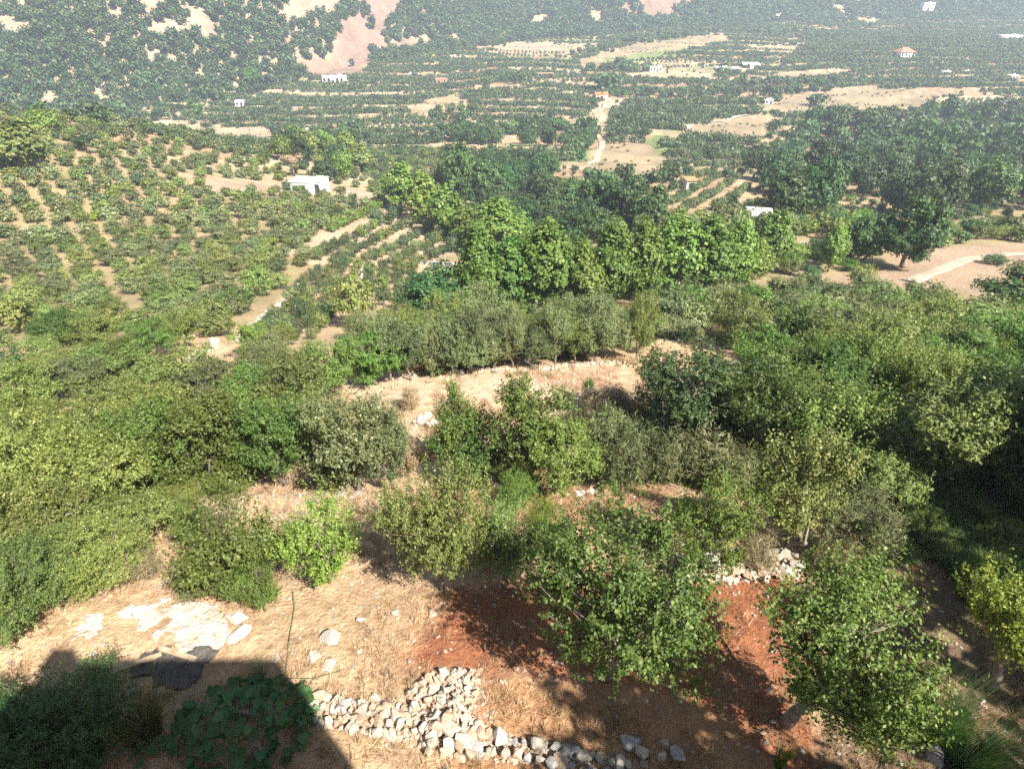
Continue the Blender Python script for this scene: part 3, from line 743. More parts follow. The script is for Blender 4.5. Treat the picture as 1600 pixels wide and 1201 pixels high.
for k, (bx, by, ty, w, mt, lb) in enumerate([
    (965, 765, 690, 70, 'broom', 'tall pale broom shrub beside the grey boulder'), (945, 700, 640, 60, 'broom', 'yellowish broom shrub on the slope below the clearing'),
    (990, 720, 660, 60, 'broom', 'broom shrub between the clearing and the dark tree'), (1040, 755, 690, 70, 'broom', 'dark broom shrub left of the straw-topped one'),
    (1090, 750, 672, 90, 'broom', 'straw-topped broom shrub in front of the big dark tree'), (1140, 765, 700, 70, 'broom', 'shaded broom shrub at the right of the broom patch'),
    (930, 665, 625, 40, 'brush', 'dry reddish weed clump on the slope below the clearing'), (1000, 680, 640, 40, 'broom', 'small broom shrub by the dark tree foot'),
    (215, 905, 850, 80, 'brush', 'dry grass tussock spilling from the left bushes'), (310, 925, 890, 60, 'broom', 'feathery grey-green tussock above the white patch'),
    (1180, 890, 835, 60, 'brush', 'dry weedy tussock on top of the pale rubble wall'), (1290, 890, 830, 60, 'brush', 'dry weedy tussock at the right end of the rubble wall'),
    (230, 1145, 1085, 130, 'broom', 'shaded grass tussock left of the vine'),
    (400, 1075, 1045, 70, 'broom', 'weed tussock in the shadow above the vine'), (1215, 1195, 1150, 40, 'fresh', 'thin green weed at the bottom edge beside the crooked trunk'),
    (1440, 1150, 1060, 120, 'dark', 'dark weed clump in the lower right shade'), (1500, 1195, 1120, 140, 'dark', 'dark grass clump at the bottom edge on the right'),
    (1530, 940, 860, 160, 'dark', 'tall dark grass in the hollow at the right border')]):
    plant_px('reed' if by > 1040 or mt == 'dark' else 'broom', mt, bx, by, ty, w, lb)

# ------------------------------------------------------------------ masses of trees, still one object each
HUE = {'broom': 'olive-grey', 'brush': 'straw-brown', 'pale': 'pale green', 'olive': 'grey-green', 'hedge': 'yellowish green', 'fruit': 'leaf-green', 'orchard': 'dull green', 'yellow': 'yellow-green', 'fresh': 'bright green', 'plane': 'bright green', 'dark': 'deep green', 'pine': 'dark', 'forest': 'dull dark green'}
def fill(poly, step, jit, kinds, label, group, hr, rr, ang=0.0, row=None, lim=400, keep=None, name=None, gap=0.8, ymax=1e9):
    """trees on a loose lattice inside a picture outline laid on the ground"""
    w = wpoly(poly); xs = [p.x for p in w]; ys = [p.y for p in w]
    cx, cy = sum(xs) / len(xs), sum(ys) / len(ys); ext = max(max(xs) - min(xs), max(ys) - min(ys)) * 0.75
    row = row or step; out = []
    na = int(ext / step) + 1; nb = int(ext / row) + 1
    for j in range(-nb, nb + 1):
        for i in range(-na, na + 1):
            u = i * step + (j % 2) * step * .5 + random.uniform(-jit, jit) * step; v = j * row + random.uniform(-jit, jit) * row
            x = cx + u * math.cos(ang) - v * math.sin(ang); y = cy + u * math.sin(ang) + v * math.cos(ang)
            out.append((x, y))
    X = np.array(out); ok = inside(w, X[:, 0], X[:, 1]) & (X[:, 1] < ymax); X = X[ok]
    res = []
    for x, y in X:
        r = random.uniform(*rr); h = random.uniform(*hr)
        if any((x - a) ** 2 + (y - b) ** 2 < (gap * (r + c)) ** 2 for a, b, c in PLACED): continue
        k, m = random.choice(kinds)
        res.append((float(x), float(y), k, m, h, r))
    random.shuffle(res)
    res = res[:lim]
    if res:
        PX, PYY, _ = project(np.array([q[0] for q in res]), np.array([q[1] for q in res]), ground(np.array([q[0] for q in res]), np.array([q[1] for q in res])))
        hm = float(np.median([q[4] for q in res])); e1 = np.nanpercentile(PX, [25, 50, 75]); e2 = np.nanpercentile(PYY, [33, 66])
        for (x, y, k, m, h, r), px, py in zip(res, PX, PYY):
            side = ('far left', 'left half', 'right half', 'far right')[int(np.searchsorted(e1, px))]
            deep = ('at the back', 'midway back', 'at the front')[int(np.searchsorted(e2, py))]
            plant_world(k, m, x, y, h, r, ' '.join(f'{"taller" if h > hm else "lower"} {HUE[m]} {label}, {deep}, {side}'.split()[:16]), group, name)
    for x, y, k, m, h, r in res: PLACED.append((x, y, r * 0.5))
    return len(res)
cnt = {}
for a_, b_ in (((245, 600), (335, 548)), ((335, 548), (420, 493)), ((420, 493), (474, 440)), ((260, 612), (345, 562))):
    for k in range(12):
        p = at(a_[0] + (b_[0] - a_[0]) * k / 12, a_[1] + (b_[1] - a_[1]) * k / 12); PLACED.append((p.x, p.y, .9))
cnt['row'] = fill([(620, 585), (640, 555), (760, 530), (960, 520), (1010, 540), (990, 560), (820, 580), (700, 595)], 2.0, .3, [('upright', 'olive'), ('upright', 'hedge')],
     'bushy tree in the row behind the clearing', 'trees in the row behind the clearing', (1.6, 3.2), (.9, 1.4), lim=60, gap=.55)
cnt['mid'] = fill([(1000, 545), (1000, 490), (1170, 478), (1260, 472), (1400, 482), (1600, 500), (1640, 560), (1600, 600), (1330, 580), (1180, 560)], 3.2, .35, [('fruit', 'olive'), ('upright', 'olive'), ('fruit', 'hedge'), ('fruit', 'fruit')],
     'tree in the thicket below the dirt road', 'trees of the right thicket', (2.2, 3.4), (1.3, 1.9), lim=90, gap=.5)
cnt['belt'] = fill([(740, 480), (770, 452), (1000, 445), (1170, 430), (1180, 450), (1000, 468), (850, 480)], 4.2, .3, [('plane', 'plane'), ('plane', 'plane'), ('plane', 'dark')],
     'plane tree behind the bright row', 'second rank of plane trees', (4.5, 6.0), (1.8, 2.4), lim=20, gap=.3)
cnt['back'] = fill([(630, 548), (600, 525), (740, 522), (1000, 512), (1000, 535), (800, 545)], 2.6, .35, [('fruit', 'olive'), ('upright', 'olive'), ('fruit', 'hedge')],
     'tree at the foot of the plane trees', 'low trees under the plane trees', (1.6, 2.2), (1.1, 1.5), lim=40, gap=.45)
cnt['right'] = fill([(1150, 720), (1190, 600), (1400, 590), (1640, 610), (1680, 830), (1420, 790), (1260, 770)], 2.0, .35, [('fruit', 'fruit'), ('fruit', 'hedge'), ('upright', 'hedge'), ('upright', 'fruit')],
     'tree on the dense right slope', 'trees on the right slope', (2.6, 3.8), (1.1, 1.7), lim=70, gap=.5)
cnt['left'] = fill([(-60, 900), (-60, 710), (200, 690), (420, 650), (500, 660), (520, 740), (300, 770), (200, 880)], 1.9, .35, [('scrub', 'hedge'), ('scrub', 'pale'), ('scrub', 'pale'), ('fruit', 'hedge')],
     'bush in the left thicket', 'bushes of the left thicket', (1.4, 2.4), (1.0, 1.6), lim=60, gap=.55, name='bush')
cnt['lowleft'] = fill([(-80, 650), (-60, 590), (180, 590), (330, 590), (500, 560), (540, 600), (430, 640), (200, 640)], 2.4, .35, [('fruit', 'olive'), ('fruit', 'hedge')],
     'tree between thicket and orchard', 'trees between thicket and orchard', (1.3, 1.9), (.9, 1.3), lim=7, gap=.55)
for i in range(13):
    t = i / 12; x = 610 + 385 * t; y = 594 - 36 * t + random.uniform(-4, 4)
    plant_px('upright', random.choice(['olive', 'hedge', 'olive']), x, y, y - random.uniform(55, 112), random.uniform(42, 68), 'bushy tree %s in the front rank along the back of the clearing' % ('left end', 'second from left', 'third from left', 'fourth from left', 'fifth from left', 'sixth from left', 'in the middle', 'sixth from right', 'fifth from right', 'fourth from right', 'third from right', 'second from right', 'right end')[i], 'front rank behind the clearing')
cnt['broom'] = fill([(905, 690), (930, 635), (1000, 640), (1060, 690), (1160, 700), (1170, 765), (940, 772)], .95, .4, [('broom', 'broom'), ('broom', 'broom'), ('broom', 'hedge'), ('broom', 'brush')],
     'broom shrub below the clearing', 'broom patch', (.6, 1.1), (.45, .75), lim=34, gap=.5)
for k, (bx, by, w, m_, lb) in enumerate([(30, 520, 62, 'hedge', 'round orchard tree nearest the left border on the lower terrace'), (105, 540, 70, 'fruit', 'full round orchard tree left of the broken stone wall'),
    (165, 548, 66, 'hedge', 'round orchard tree above the broken stone wall'), (240, 560, 66, 'fruit', 'dark round orchard tree at the foot of the white wall track'), (290, 540, 60, 'fruit', 'round orchard tree beside the white wall track'),
    (335, 512, 58, 'hedge', 'round orchard tree halfway up the white wall track'), (375, 488, 52, 'fruit', 'round orchard tree in the upper half of the white wall track'), (408, 462, 48, 'hedge', 'round orchard tree near the top of the white wall track'),
    (190, 595, 74, 'fruit', 'dark low orchard tree just above the left thicket'), (70, 585, 70, 'hedge', 'low orchard tree above the thicket near the left border'), (10, 612, 80, 'dark', 'dark orchard tree cut by the left border above the thicket'),
    (130, 620, 80, 'olive', 'grey orchard tree at the upper rim of the left thicket'), (250, 632, 84, 'hedge', 'leafy tree at the upper rim of the left thicket'), (320, 620, 80, 'hedge', 'leafy tree right of the upper rim of the left thicket'),
    (60, 655, 90, 'pale', 'pale bushy tree at the upper left of the thicket'), (185, 665, 90, 'hedge', 'bushy tree in the upper middle of the left thicket'), (395, 640, 84, 'fruit', 'green tree right of the thicket rim below the track'), (430, 600, 70, 'olive', 'grey-green tree below the end of the white wall')]):
    plant_px('fruit', m_, bx, by, by - w * random.uniform(.72, .95), w, lb, 'round trees of the lower left terraces', 'orchard_tree')
# the orchard on the left ridge
OG = 'orchard trees on the left ridge'
cnt['o1'] = fill([(-40, 640), (-40, 480), (200, 470), (380, 430), (470, 420), (430, 470), (260, 580), (120, 600)], 4.4, .2, [('fruit', 'hedge'), ('fruit', 'olive'), ('fruit', 'hedge')],
     'orchard tree on the pale lower terraces', OG, (1.5, 2.2), (1.15, 1.65), ang=.35, row=5.0, lim=90, gap=.6, name='orchard_tree')
cnt['o2'] = fill([(-60, 480), (-60, 360), (300, 350), (520, 360), (470, 420), (200, 470)], 3.0, .2, [('fruit', 'olive'), ('fruit', 'hedge'), ('fruit', 'olive')],
     'tree in the middle ridge orchard', OG, (1.5, 2.3), (.95, 1.5), ang=.35, row=4.2, lim=120, gap=.6, name='orchard_tree')
cnt['o3'] = fill([(-60, 360), (-60, 255), (280, 262), (300, 300), (440, 305), (590, 322), (520, 360), (300, 350)], 3.2, .2, [('fruit', 'olive'), ('fruit', 'olive'), ('fruit', 'hedge')],
     'tree in the upper ridge orchard', OG, (1.5, 2.3), (.95, 1.5), ang=.35, row=4.3, lim=140, gap=.6, name='orchard_tree', ymax=165)
ORD = ('first', 'second', 'third', 'fourth', 'fifth', 'sixth', 'seventh', 'eighth', 'ninth')
def px_rows(rows, place, mats, size, nm, grp):
    for r, (pts, n) in enumerate(rows):
        for i in range(n):
            t = i / (n - 1) * (len(pts) - 1); k = min(int(t), len(pts) - 2); t -= k
            x = pts[k][0] + (pts[k + 1][0] - pts[k][0]) * t + random.uniform(-2, 2); y = pts[k][1] + (pts[k + 1][1] - pts[k][1]) * t + random.uniform(-1.5, 1.5)
            if random.random() < .08: continue
            sc_ = size * (1 + (y - 440) / 400) * random.uniform(.75, 1.25)
            m_ = random.choice(mats); end = 'near its lower end' if i < n / 3 else 'halfway along it' if i < 2 * n / 3 else 'near its upper end'
            plant_px('fruit', m_, x, y, y - sc_ * random.uniform(.9, 1.25), sc_, '%s young tree in the %s %s row, %s' % (HUE[m_], ORD[r], place, end), grp, nm)
px_rows([([(395, 548), (440, 500), (500, 428)], 13), ([(425, 548), (470, 498), (525, 420)], 13), ([(455, 540), (500, 490), (545, 418)], 12), ([(490, 530), (525, 485), (560, 420)], 11),
         ([(575, 470), (580, 425)], 6), ([(600, 478), (603, 425)], 7), ([(625, 480), (625, 425)], 7), ([(648, 470), (645, 428)], 6)], 'terrace', ['olive', 'orchard', 'hedge'], 19, 'young_orchard_tree', 'young trees in terrace rows')
px_rows([([(452, 385), (500, 358), (570, 325)], 13), ([(500, 405), (560, 372), (625, 335)], 14), ([(530, 412), (600, 375), (650, 345)], 14), ([(575, 412), (630, 385), (675, 358)], 12), ([(620, 412), (660, 392), (700, 372)], 11), ([(650, 418), (690, 400), (715, 388)], 8)],
        'contour', ['olive', 'orchard', 'orchard', 'hedge'], 19, 'young_orchard_tree', 'small trees in contour rows')
for k, (x0, y0, x1, y1, n) in enumerate([(520, 362, 600, 322, 12)]):
    for i in range(n):
        t = i / (n - 1)
        plant_px('fruit', 'fresh', x0 + (x1 - x0) * t, y0 + (y1 - y0) * t, y0 + (y1 - y0) * t - 14, 18, 'bright green small tree in the fresh row right of the white house', 'bright green row')
for (x0, y0, x1, y1, n) in [(185, 300, 150, 345, 9)]:
    for i in range(n):
        t = i / (n - 1)
        plant_px('fruit', 'yellow', x0 + (x1 - x0) * t, y0 + (y1 - y0) * t, y0 + (y1 - y0) * t - 12, 18, 'yellow-green small tree in the short row on the ridge', 'yellow row on the ridge')
# pine wood on the right
cnt['p'] = fill([(1190, 350), (1170, 260), (1200, 215), (1290, 190), (1400, 190), (1500, 170), (1640, 160), (1640, 345), (1480, 345), (1330, 340)], 6.0, .35, [('pine', 'pine'), ('broad', 'dark'), ('broad', 'pine'), ('broad', 'forest'), ('broad', 'dark')],
     'tree in the wood above the road', 'wood on the right', (6, 11), (3.3, 4.4), lim=190, gap=.36, name='forest_tree')
cnt['g'] = fill([(690, 300), (780, 255), (860, 280), (860, 350), (960, 390), (800, 385), (760, 330)], 5.0, .35, [('broad', 'dark'), ('broad', 'forest')],
     'tree in the middle valley grove', 'middle grove', (4.5, 7.0), (2.2, 3.4), lim=50, gap=.5, name='grove_tree')
cnt['g2'] = fill([(850, 395), (860, 340), (1060, 350), (1200, 330), (1240, 370), (1150, 380), (1000, 370)], 4.2, .2, [('fruit', 'olive'), ('fruit', 'hedge')],
     'tree on the brown terraces', 'olives behind the plane trees', (2.4, 3.4), (1.4, 1.9), row=4.6, lim=60, gap=.6, name='olive_tree')
cnt['g3'] = fill([(690, 205), (860, 195), (930, 200), (920, 235), (800, 235), (680, 225)], 6.0, .35, [('broad', 'dark'), ('broad', 'forest')],
     'tree in the belt by the lane', 'tree belt by the lane', (5, 8), (2.6, 3.8), lim=60, gap=.5, name='grove_tree')
cnt['g4'] = fill([(430, 250), (480, 220), (560, 230), (570, 285), (500, 285)], 5.0, .35, [('broad', 'plane'), ('plane', 'hedge'), ('broad', 'forest')],
     'tree clumped behind the white house', 'clump behind the white house', (4.5, 8), (2.2, 3.2), lim=30, gap=.5, name='grove_tree')
cnt['road'] = fill([(1455, 385), (1450, 366), (1540, 358), (1650, 360), (1650, 380), (1540, 376)], 3.4, .4, [('fruit', 'dark'), ('scrub', 'hedge'), ('fruit', 'hedge')],
     'bush between the two dirt roads', 'roadside bushes', (1.4, 3.0), (1.1, 2.0), lim=24, gap=.5, name='bush')
cnt['road2'] = fill([(1215, 440), (1225, 395), (1290, 380), (1350, 400), (1340, 425), (1270, 435)], 3.6, .4, [('fruit', 'plane'), ('fruit', 'hedge'), ('fruit', 'dark')],
     'bush beside the lone bright tree', 'bushes by the lone tree', (1.2, 2.6), (1.0, 1.7), lim=18, gap=.5, name='bush')
cnt['gul'] = fill([(1230, 375), (1240, 345), (1330, 345), (1400, 360), (1350, 385), (1290, 372)], 4.0, .4, [('fruit', 'plane'), ('fruit', 'hedge'), ('broad', 'dark')],
     'bush on the slope above the road bend', 'bushes above the road bend', (1.6, 3.6), (1.3, 2.2), lim=24, gap=.5, name='bush')
print('COUNTS', cnt, len(PLACED))

# ------------------------------------------------------------------ far orchards and woods: uncountable, scattered as stuff
def stuff_scatter(name, label, P, S, Rz, meshes, mats, seed=0):
    """P: points, S: n x 3 scales, Rz: turns; every point takes one of the meshes"""
    coll = bpy.data.collections.new(name + '_shapes')
    k = 0
    for me in meshes:
        for m in mats:
            o = bpy.data.objects.new('%s_shape_%02d' % (name, k), me); k += 1
            o.material_slots[0].link = 'OBJECT'; o.material_slots[0].material = M[m]
            coll.objects.link(o)
    me = bpy.data.meshes.new(name); n = len(P)
    me.vertices.add(n); me.vertices.foreach_set('co', np.asarray(P, np.float32).ravel())
    a = me.attributes.new('scl', 'FLOAT_VECTOR', 'POINT'); a.data.foreach_set('vector', np.asarray(S, np.float32).ravel())
    rot = np.zeros((n, 3), np.float32); rot[:, 2] = Rz
    a = me.attributes.new('rot', 'FLOAT_VECTOR', 'POINT'); a.data.foreach_set('vector', rot.ravel())
    a = me.attributes.new('idx', 'INT', 'POINT'); a.data.foreach_set('value', np.random.default_rng(seed).integers(0, k, n).astype(np.int32))
    o = link(name, me)
    ng = bpy.data.node_groups.new(name, 'GeometryNodeTree')
    ng.interface.new_socket('Geometry', in_out='INPUT', socket_type='NodeSocketGeometry')
    ng.interface.new_socket('Geometry', in_out='OUTPUT', socket_type='NodeSocketGeometry')
    N = ng.nodes; L = ng.links
    gi = N.new('NodeGroupInput'); go = N.new('NodeGroupOutput'); ip = N.new('GeometryNodeInstanceOnPoints')
    ci = N.new('GeometryNodeCollectionInfo'); ci.inputs['Collection'].default_value = coll
    ci.inputs['Separate Children'].default_value = True; ci.inputs['Reset Children'].default_value = True
    def attr(nm, ty):
        q = N.new('GeometryNodeInputNamedAttribute'); q.data_type = ty; q.inputs['Name'].default_value = nm; return q.outputs['Attribute']
    L.new(gi.outputs[0], ip.inputs['Points']); L.new(ci.outputs[0], ip.inputs['Instance'])
    ip.inputs['Pick Instance'].default_value = True
    L.new(attr('idx', 'INT'), ip.inputs['Instance Index']); L.new(attr('rot', 'FLOAT_VECTOR'), ip.inputs['Rotation']); L.new(attr('scl', 'FLOAT_VECTOR'), ip.inputs['Scale'])
    L.new(ip.outputs[0], go.inputs[0])
    o.modifiers.new('scatter', 'NODES').node_group = ng
    tag(o, label, kind='stuff'); return o
def drop(X, Y, sink=0.1):
    return np.stack([X, Y, ground(X, Y) - sink], 1)
def sizes(n, lo, hi, rng, flat=1.0):
    s = lo + (hi - lo) * rng.random(n); t = 0.85 + 0.3 * rng.random(n)
    return np.stack([s, s, s * t * flat], 1)
rg = np.random.default_rng(5)
BARE = [wpoly(p) for c, p, w in SOILS[:24] if c not in (GREENF,)] + [wpoly(p) for p in (
    [(905, 275), (920, 180), (955, 180), (945, 275)], [(440, 280), (510, 280), (515, 305), (440, 305)])]
KEEP = [wpoly(p) for p in (
    [(1180, 360), (1165, 255), (1200, 205), (1290, 185), (1500, 165), (1640, 150), (1640, 440), (1200, 440)],
    [(685, 305), (780, 250), (870, 278), (1060, 340), (1250, 330), (1250, 430), (700, 400)],
    [(680, 228), (690, 200), (930, 195), (925, 240)], [(430, 290), (430, 225), (570, 225), (575, 290)])]
def free(X, Y, polys):
    m = np.ones(len(X), bool)
    for w in polys: m &= ~inside(w, X, Y)
    return m
def ridge_zone(X, Y): return (X < -18 + 0.1 * (Y - 100)) & (Y < 150)
# parcels of the valley, each with its own rows
OX, OY, OS, OK_ = [], [], [], []
WX, WY = [], []
for i in range(len(cx)):
    t = PK[i]; ang = rg.normal() * 0.10 + 0.06 * math.sin(cx[i] / 150.0)
    step = 3.0 + rg.random() * 0.8; row = 5.2 + rg.random() * 2.0
    kind = 'dense' if t < .52 else 'young' if t < .60 else 'wood' if t < .86 else 'field'
    if kind == 'field': step, row = 9, 9
    if kind == 'young': step, row = 3.4, 6.0
    if kind == 'wood': step, row = 6, 6
    u, v = np.meshgrid(np.arange(-60, 60, step), np.arange(-40, 40, row))
    jit = .12 if kind in ('dense', 'young') else .45
    u = (u + rg.uniform(-jit, jit, u.shape) * step).ravel(); v = (v + rg.uniform(-jit, jit, v.shape) * row).ravel()
    X = cx[i] + u * math.cos(ang) - v * math.sin(ang); Y = cy[i] + u * math.sin(ang) + v * math.cos(ang)
    near_i = np.nonzero((np.abs(cx - cx[i]) < 150) & (np.abs(cy - cy[i]) < 90))[0]
    D = ((X[:, None] - cx[near_i][None]) * 0.62) ** 2 + (Y[:, None] - cy[near_i][None]) ** 2
    m = near_i[np.argmin(D, 1)] == i
    m &= rg.random(len(X)) > (.06 if kind != 'field' else .75)
    X, Y = X[m], Y[m]
    if kind == 'wood': WX.append(X); WY.append(Y)
    else:
        OX.append(X); OY.append(Y); OS.append(np.full(len(X), {'dense': 1.0, 'young': .55, 'field': .7}[kind]) * (0.9 + 0.25 * rg.random()))
OX, OY, OS = np.concatenate(OX), np.concatenate(OY), np.concatenate(OS); WX, WY = np.concatenate(WX), np.concatenate(WY)
foot = lambda X: np.interp(X, FX, FY)
def valley(X, Y): return wedge(X, Y) & (Y > 100) & ~ridge_zone(X, Y) & (Y < foot(X) + 10)
ZONES = [([(300, 192), (380, 112), (560, 100), (700, 85), (770, 110), (740, 140), (640, 165), (560, 205), (420, 205)], 3.0, 5.6, .03, 1.0),
 ([(570, 290), (560, 240), (600, 215), (700, 212), (730, 228), (640, 285)], 2.5, 5.0, .45, .95), ([(740, 190), (745, 140), (930, 128), (925, 185)], 3.0, 5.2, .02, .95),
 ([(945, 215), (950, 180), (990, 160), (1180, 150), (1190, 178), (1060, 207)], 3.4, 4.2, .05, 1.25), ([(1042, 335), (1048, 285), (1120, 255), (1188, 288), (1168, 328)], 2.2, 4.2, 1.05, .75),
 ([(1040, 252), (1060, 216), (1180, 216), (1190, 250), (1130, 256)], 3.4, 4.4, .1, 1.15), ([(1220, 106), (1250, 75), (1400, 45), (1640, 38), (1640, 120), (1420, 114)], 3.4, 4.6, .02, 1.15),
 ([(788, 80), (800, 48), (950, 40), (935, 78)], 5.0, 9.0, .03, 1.1), ([(1075, 212), (1110, 190), (1200, 192), (1195, 218)], 2.2, 6.5, .02, .7),
 ([(1290, 140), (1340, 122), (1560, 118), (1600, 140), (1460, 138)], 3.4, 4.6, .03, 1.1), ([(560, 100), (600, 84), (740, 72), (750, 86)], 3.0, 5.2, .03, 1.0), ([(120, 235), (200, 195), (420, 222), (420, 245), (330, 248)], 3.6, 5.2, .05, 1.1)]
ZW = [wpoly(z[0]) for z in ZONES]
m = free(OX, OY, ZW); OX, OY, OS = OX[m], OY[m], OS[m]; m = free(WX, WY, ZW); WX, WY = WX[m], WY[m]
for zw, (zp, st, rw, an, sc_) in zip(ZW, ZONES):
    xs = [p.x for p in zw]; ys = [p.y for p in zw]; ex = max(max(xs) - min(xs), max(ys) - min(ys)) * .75
    st *= .9; rw *= 1.2; u, v = np.meshgrid(np.arange(-ex, ex, st), np.arange(-ex, ex, rw)); u = (u + rg.uniform(-.12, .12, u.shape) * st).ravel(); v = (v + rg.uniform(-.06, .06, v.shape) * rw).ravel()
    X = sum(xs) / len(xs) + u * math.cos(an) - v * math.sin(an); Y = sum(ys) / len(ys) + u * math.sin(an) + v * math.cos(an)
    k = inside(zw, X, Y) & (rg.random(len(X)) > .05); OX = np.concatenate([OX, X[k]]); OY = np.concatenate([OY, Y[k]]); OS = np.concatenate([OS, np.full(int(k.sum()), sc_)])
m = valley(OX, OY) & free(OX, OY, BARE) & free(OX, OY, KEEP); OX, OY, OS = OX[m], OY[m], OS[m]
m = valley(WX, WY) & free(WX, WY, BARE) & free(WX, WY, KEEP); WX, WY = WX[m], WY[m]
m = (terrace_phase(OX, OY) < .82 + .24 * vnoise(OX / 45.0, OY / 30.0, 77)) | (OY < 165) | (rg.random(len(OX)) < .22); OX, OY, OS = OX[m], OY[m], OS[m]
d = np.hypot(OX, OY)
for nm, lb, sel, lod, mt in (('valley_orchard', 'rows of small orchard trees on the valley terraces', d < 230, 3, ['orchard', 'olive', 'orchard']),
                             ('far_orchard', 'distant dark green orchard rows across the valley', d >= 230, 4, ['orchard', 'orchard', 'forest'])):
    n = int(sel.sum()); S = sizes(n, .72, 1.22, rg, 1.0) * OS[sel][:, None]
    stuff_scatter(nm, lb, drop(OX[sel], OY[sel]), S, rg.random(n) * 6.28, [p.crown for p in PLANTS[('fruit', lod)]], mt, 1)
fx, fy = np.meshgrid(np.arange(-300, 500, 3.0), np.arange(150, 800, 4.0)); fx = (fx + rg.uniform(-1.5, 1.5, fx.shape)).ravel(); fy = (fy + rg.uniform(-2, 2, fy.shape)).ravel()
m = ~free(fx, fy, BARE[6:22]) & (fbm(fx / 14.0, fy / 5.0, 95, 3) > .60) & (rg.random(len(fx)) < .7); fx, fy = fx[m], fy[m]
stuff_scatter('field_scrub', 'low weeds and bushes along the straw fields', drop(fx, fy), sizes(len(fx), .18, .5, rg, .8), rg.random(len(fx)) * 6.28, [p.crown for p in PLANTS[('fruit', 4)]], ['hedge', 'olive', 'brush'], 6)
n = len(WX)
stuff_scatter('valley_wood', 'scattered dark woods between the valley orchards', drop(WX, WY), sizes(n, .45, 1.0, rg), rg.random(n) * 6.28, [p.crown for p in PLANTS[('broad', 4)]], ['forest', 'dark', 'orchard'], 2)
# bright and dark tree lines at known places
# top of the ridge orchard, too small to tell apart
rx, ry = np.meshgrid(np.arange(-190, -10, 3.8), np.arange(96, 235, 4.0))
rx = (rx + rg.uniform(-.9, .9, rx.shape)).ravel(); ry = (ry + rg.uniform(-.9, .9, ry.shape)).ravel()
m = (rx < -20 + 0.1 * (ry - 100)) & (rg.random(len(rx)) > .12) & free(rx, ry, [wpoly(SOILS[i][1]) for i in range(len(SOILS)) if SOILS[i][0] in (SAND, SANDF)])
pa = np.array([q[:2] for q in PLACED])
m &= np.array([((pa - (a, b)) ** 2).sum(1).min() > 6.5 for a, b in zip(rx, ry)]); rx, ry = rx[m], ry[m]; n = len(rx)
stuff_scatter('ridge_orchard', 'small olive trees over the top of the left ridge', drop(rx, ry), sizes(n, .62, 1.1, rg, .9), rg.random(n) * 6.28, [p.crown for p in PLANTS[('fruit', 3)]], ['olive', 'hedge', 'olive', 'orchard'], 4)
# forest of the mountain
gx, gy = np.meshgrid(np.arange(-900, 900, 4.6), np.arange(240, 1150, 5.0))
gx = (gx + rg.uniform(-2.2, 2.2, gx.shape)).ravel(); gy = (gy + rg.uniform(-2.2, 2.2, gy.shape)).ravel()
fm = gy - foot(gx)
dens = fbm(gx / 70.0, gy / 45.0, 61, 3)
m = wedge(gx, gy) & (fm > -15) & (fm < 300) & (dens > 0.24 + 0.30 * sstep(150, 300, fm))
gx, gy = gx[m], gy[m]
m = free(gx, gy, [wpoly(p) for c, p, w in SOILS[:10]]) | (fbm(gx / 16.0, gy / 22.0, 97, 3) > .585); gx, gy = gx[m], gy[m]
n = len(gx)
stuff_scatter('mountain_forest', 'blue-green forest covering the mountain foot', drop(gx, gy, .4), sizes(n, .75, 1.4, rg), rg.random(n) * 6.28, [p.crown for p in PLANTS[('broad', 4)]] + [PLANTS[('pine', 4)][0].crown], ['forest', 'pine'], 3)
print('STUFF', len(OX), len(WX), n)

# ------------------------------------------------------------------ buildings
def mpp(p): return (p.y * CP + (EYE - p.z) * SP) / FPX     # metres per picture pixel at a point
def opening(parent, x0, z0, w, h, y, name='window', side=0, depth=.12):
    f = MB().box((x0, y - .02, z0 + h / 2), (w + .24, .12, h + .24)).build(name, M['concrete'], parent)
    MB().box((x0, y - .095, z0 + h / 2), (w, .05, h)).build('pane' if name == 'window' else 'door_leaf', M['glass'], f)
def gable(parent, w, dp, h, rise, mat, over=.35, axis='x', name='roof'):
    a, b = w / 2 + over, dp / 2 + over
    mb = MB()
    for s in (-1, 1):
        mb.v += [(-a, s * b, h), (a, s * b, h), (a, 0, h + rise), (-a, 0, h + rise), (-a, s * b, h + .14), (a, s * b, h + .14), (a, 0, h + rise + .14), (-a, 0, h + rise + .14)]
        n = len(mb.v) - 8
        for q in ((0, 1, 2, 3), (4, 5, 6, 7), (0, 1, 5, 4), (1, 2, 6, 5), (2, 3, 7, 6), (3, 0, 4, 7)): mb.f.append(tuple(n + i for i in q))
    return mb.build(name, mat, parent)
def slant(parent, w, dp, h0, h1, mat, cx=0, cy=0, over=.3, name='roof', ribs=True):
    """single pitch sheet roof; ribs stand proud of it"""
    a, b = w / 2 + over, dp / 2 + over
    mb = MB(); mb.v = [(cx - a, cy - b, h0), (cx + a, cy - b, h0), (cx + a, cy + b, h1), (cx - a, cy + b, h1), (cx - a, cy - b, h0 + .08), (cx + a, cy - b, h0 + .08), (cx + a, cy + b, h1 + .08), (cx - a, cy + b, h1 + .08)]
    mb.f = [(3, 2, 1, 0), (4, 5, 6, 7), (0, 1, 5, 4), (1, 2, 6, 5), (2, 3, 7, 6), (3, 0, 4, 7)]
    r = mb.build(name, mat, parent)
    return r
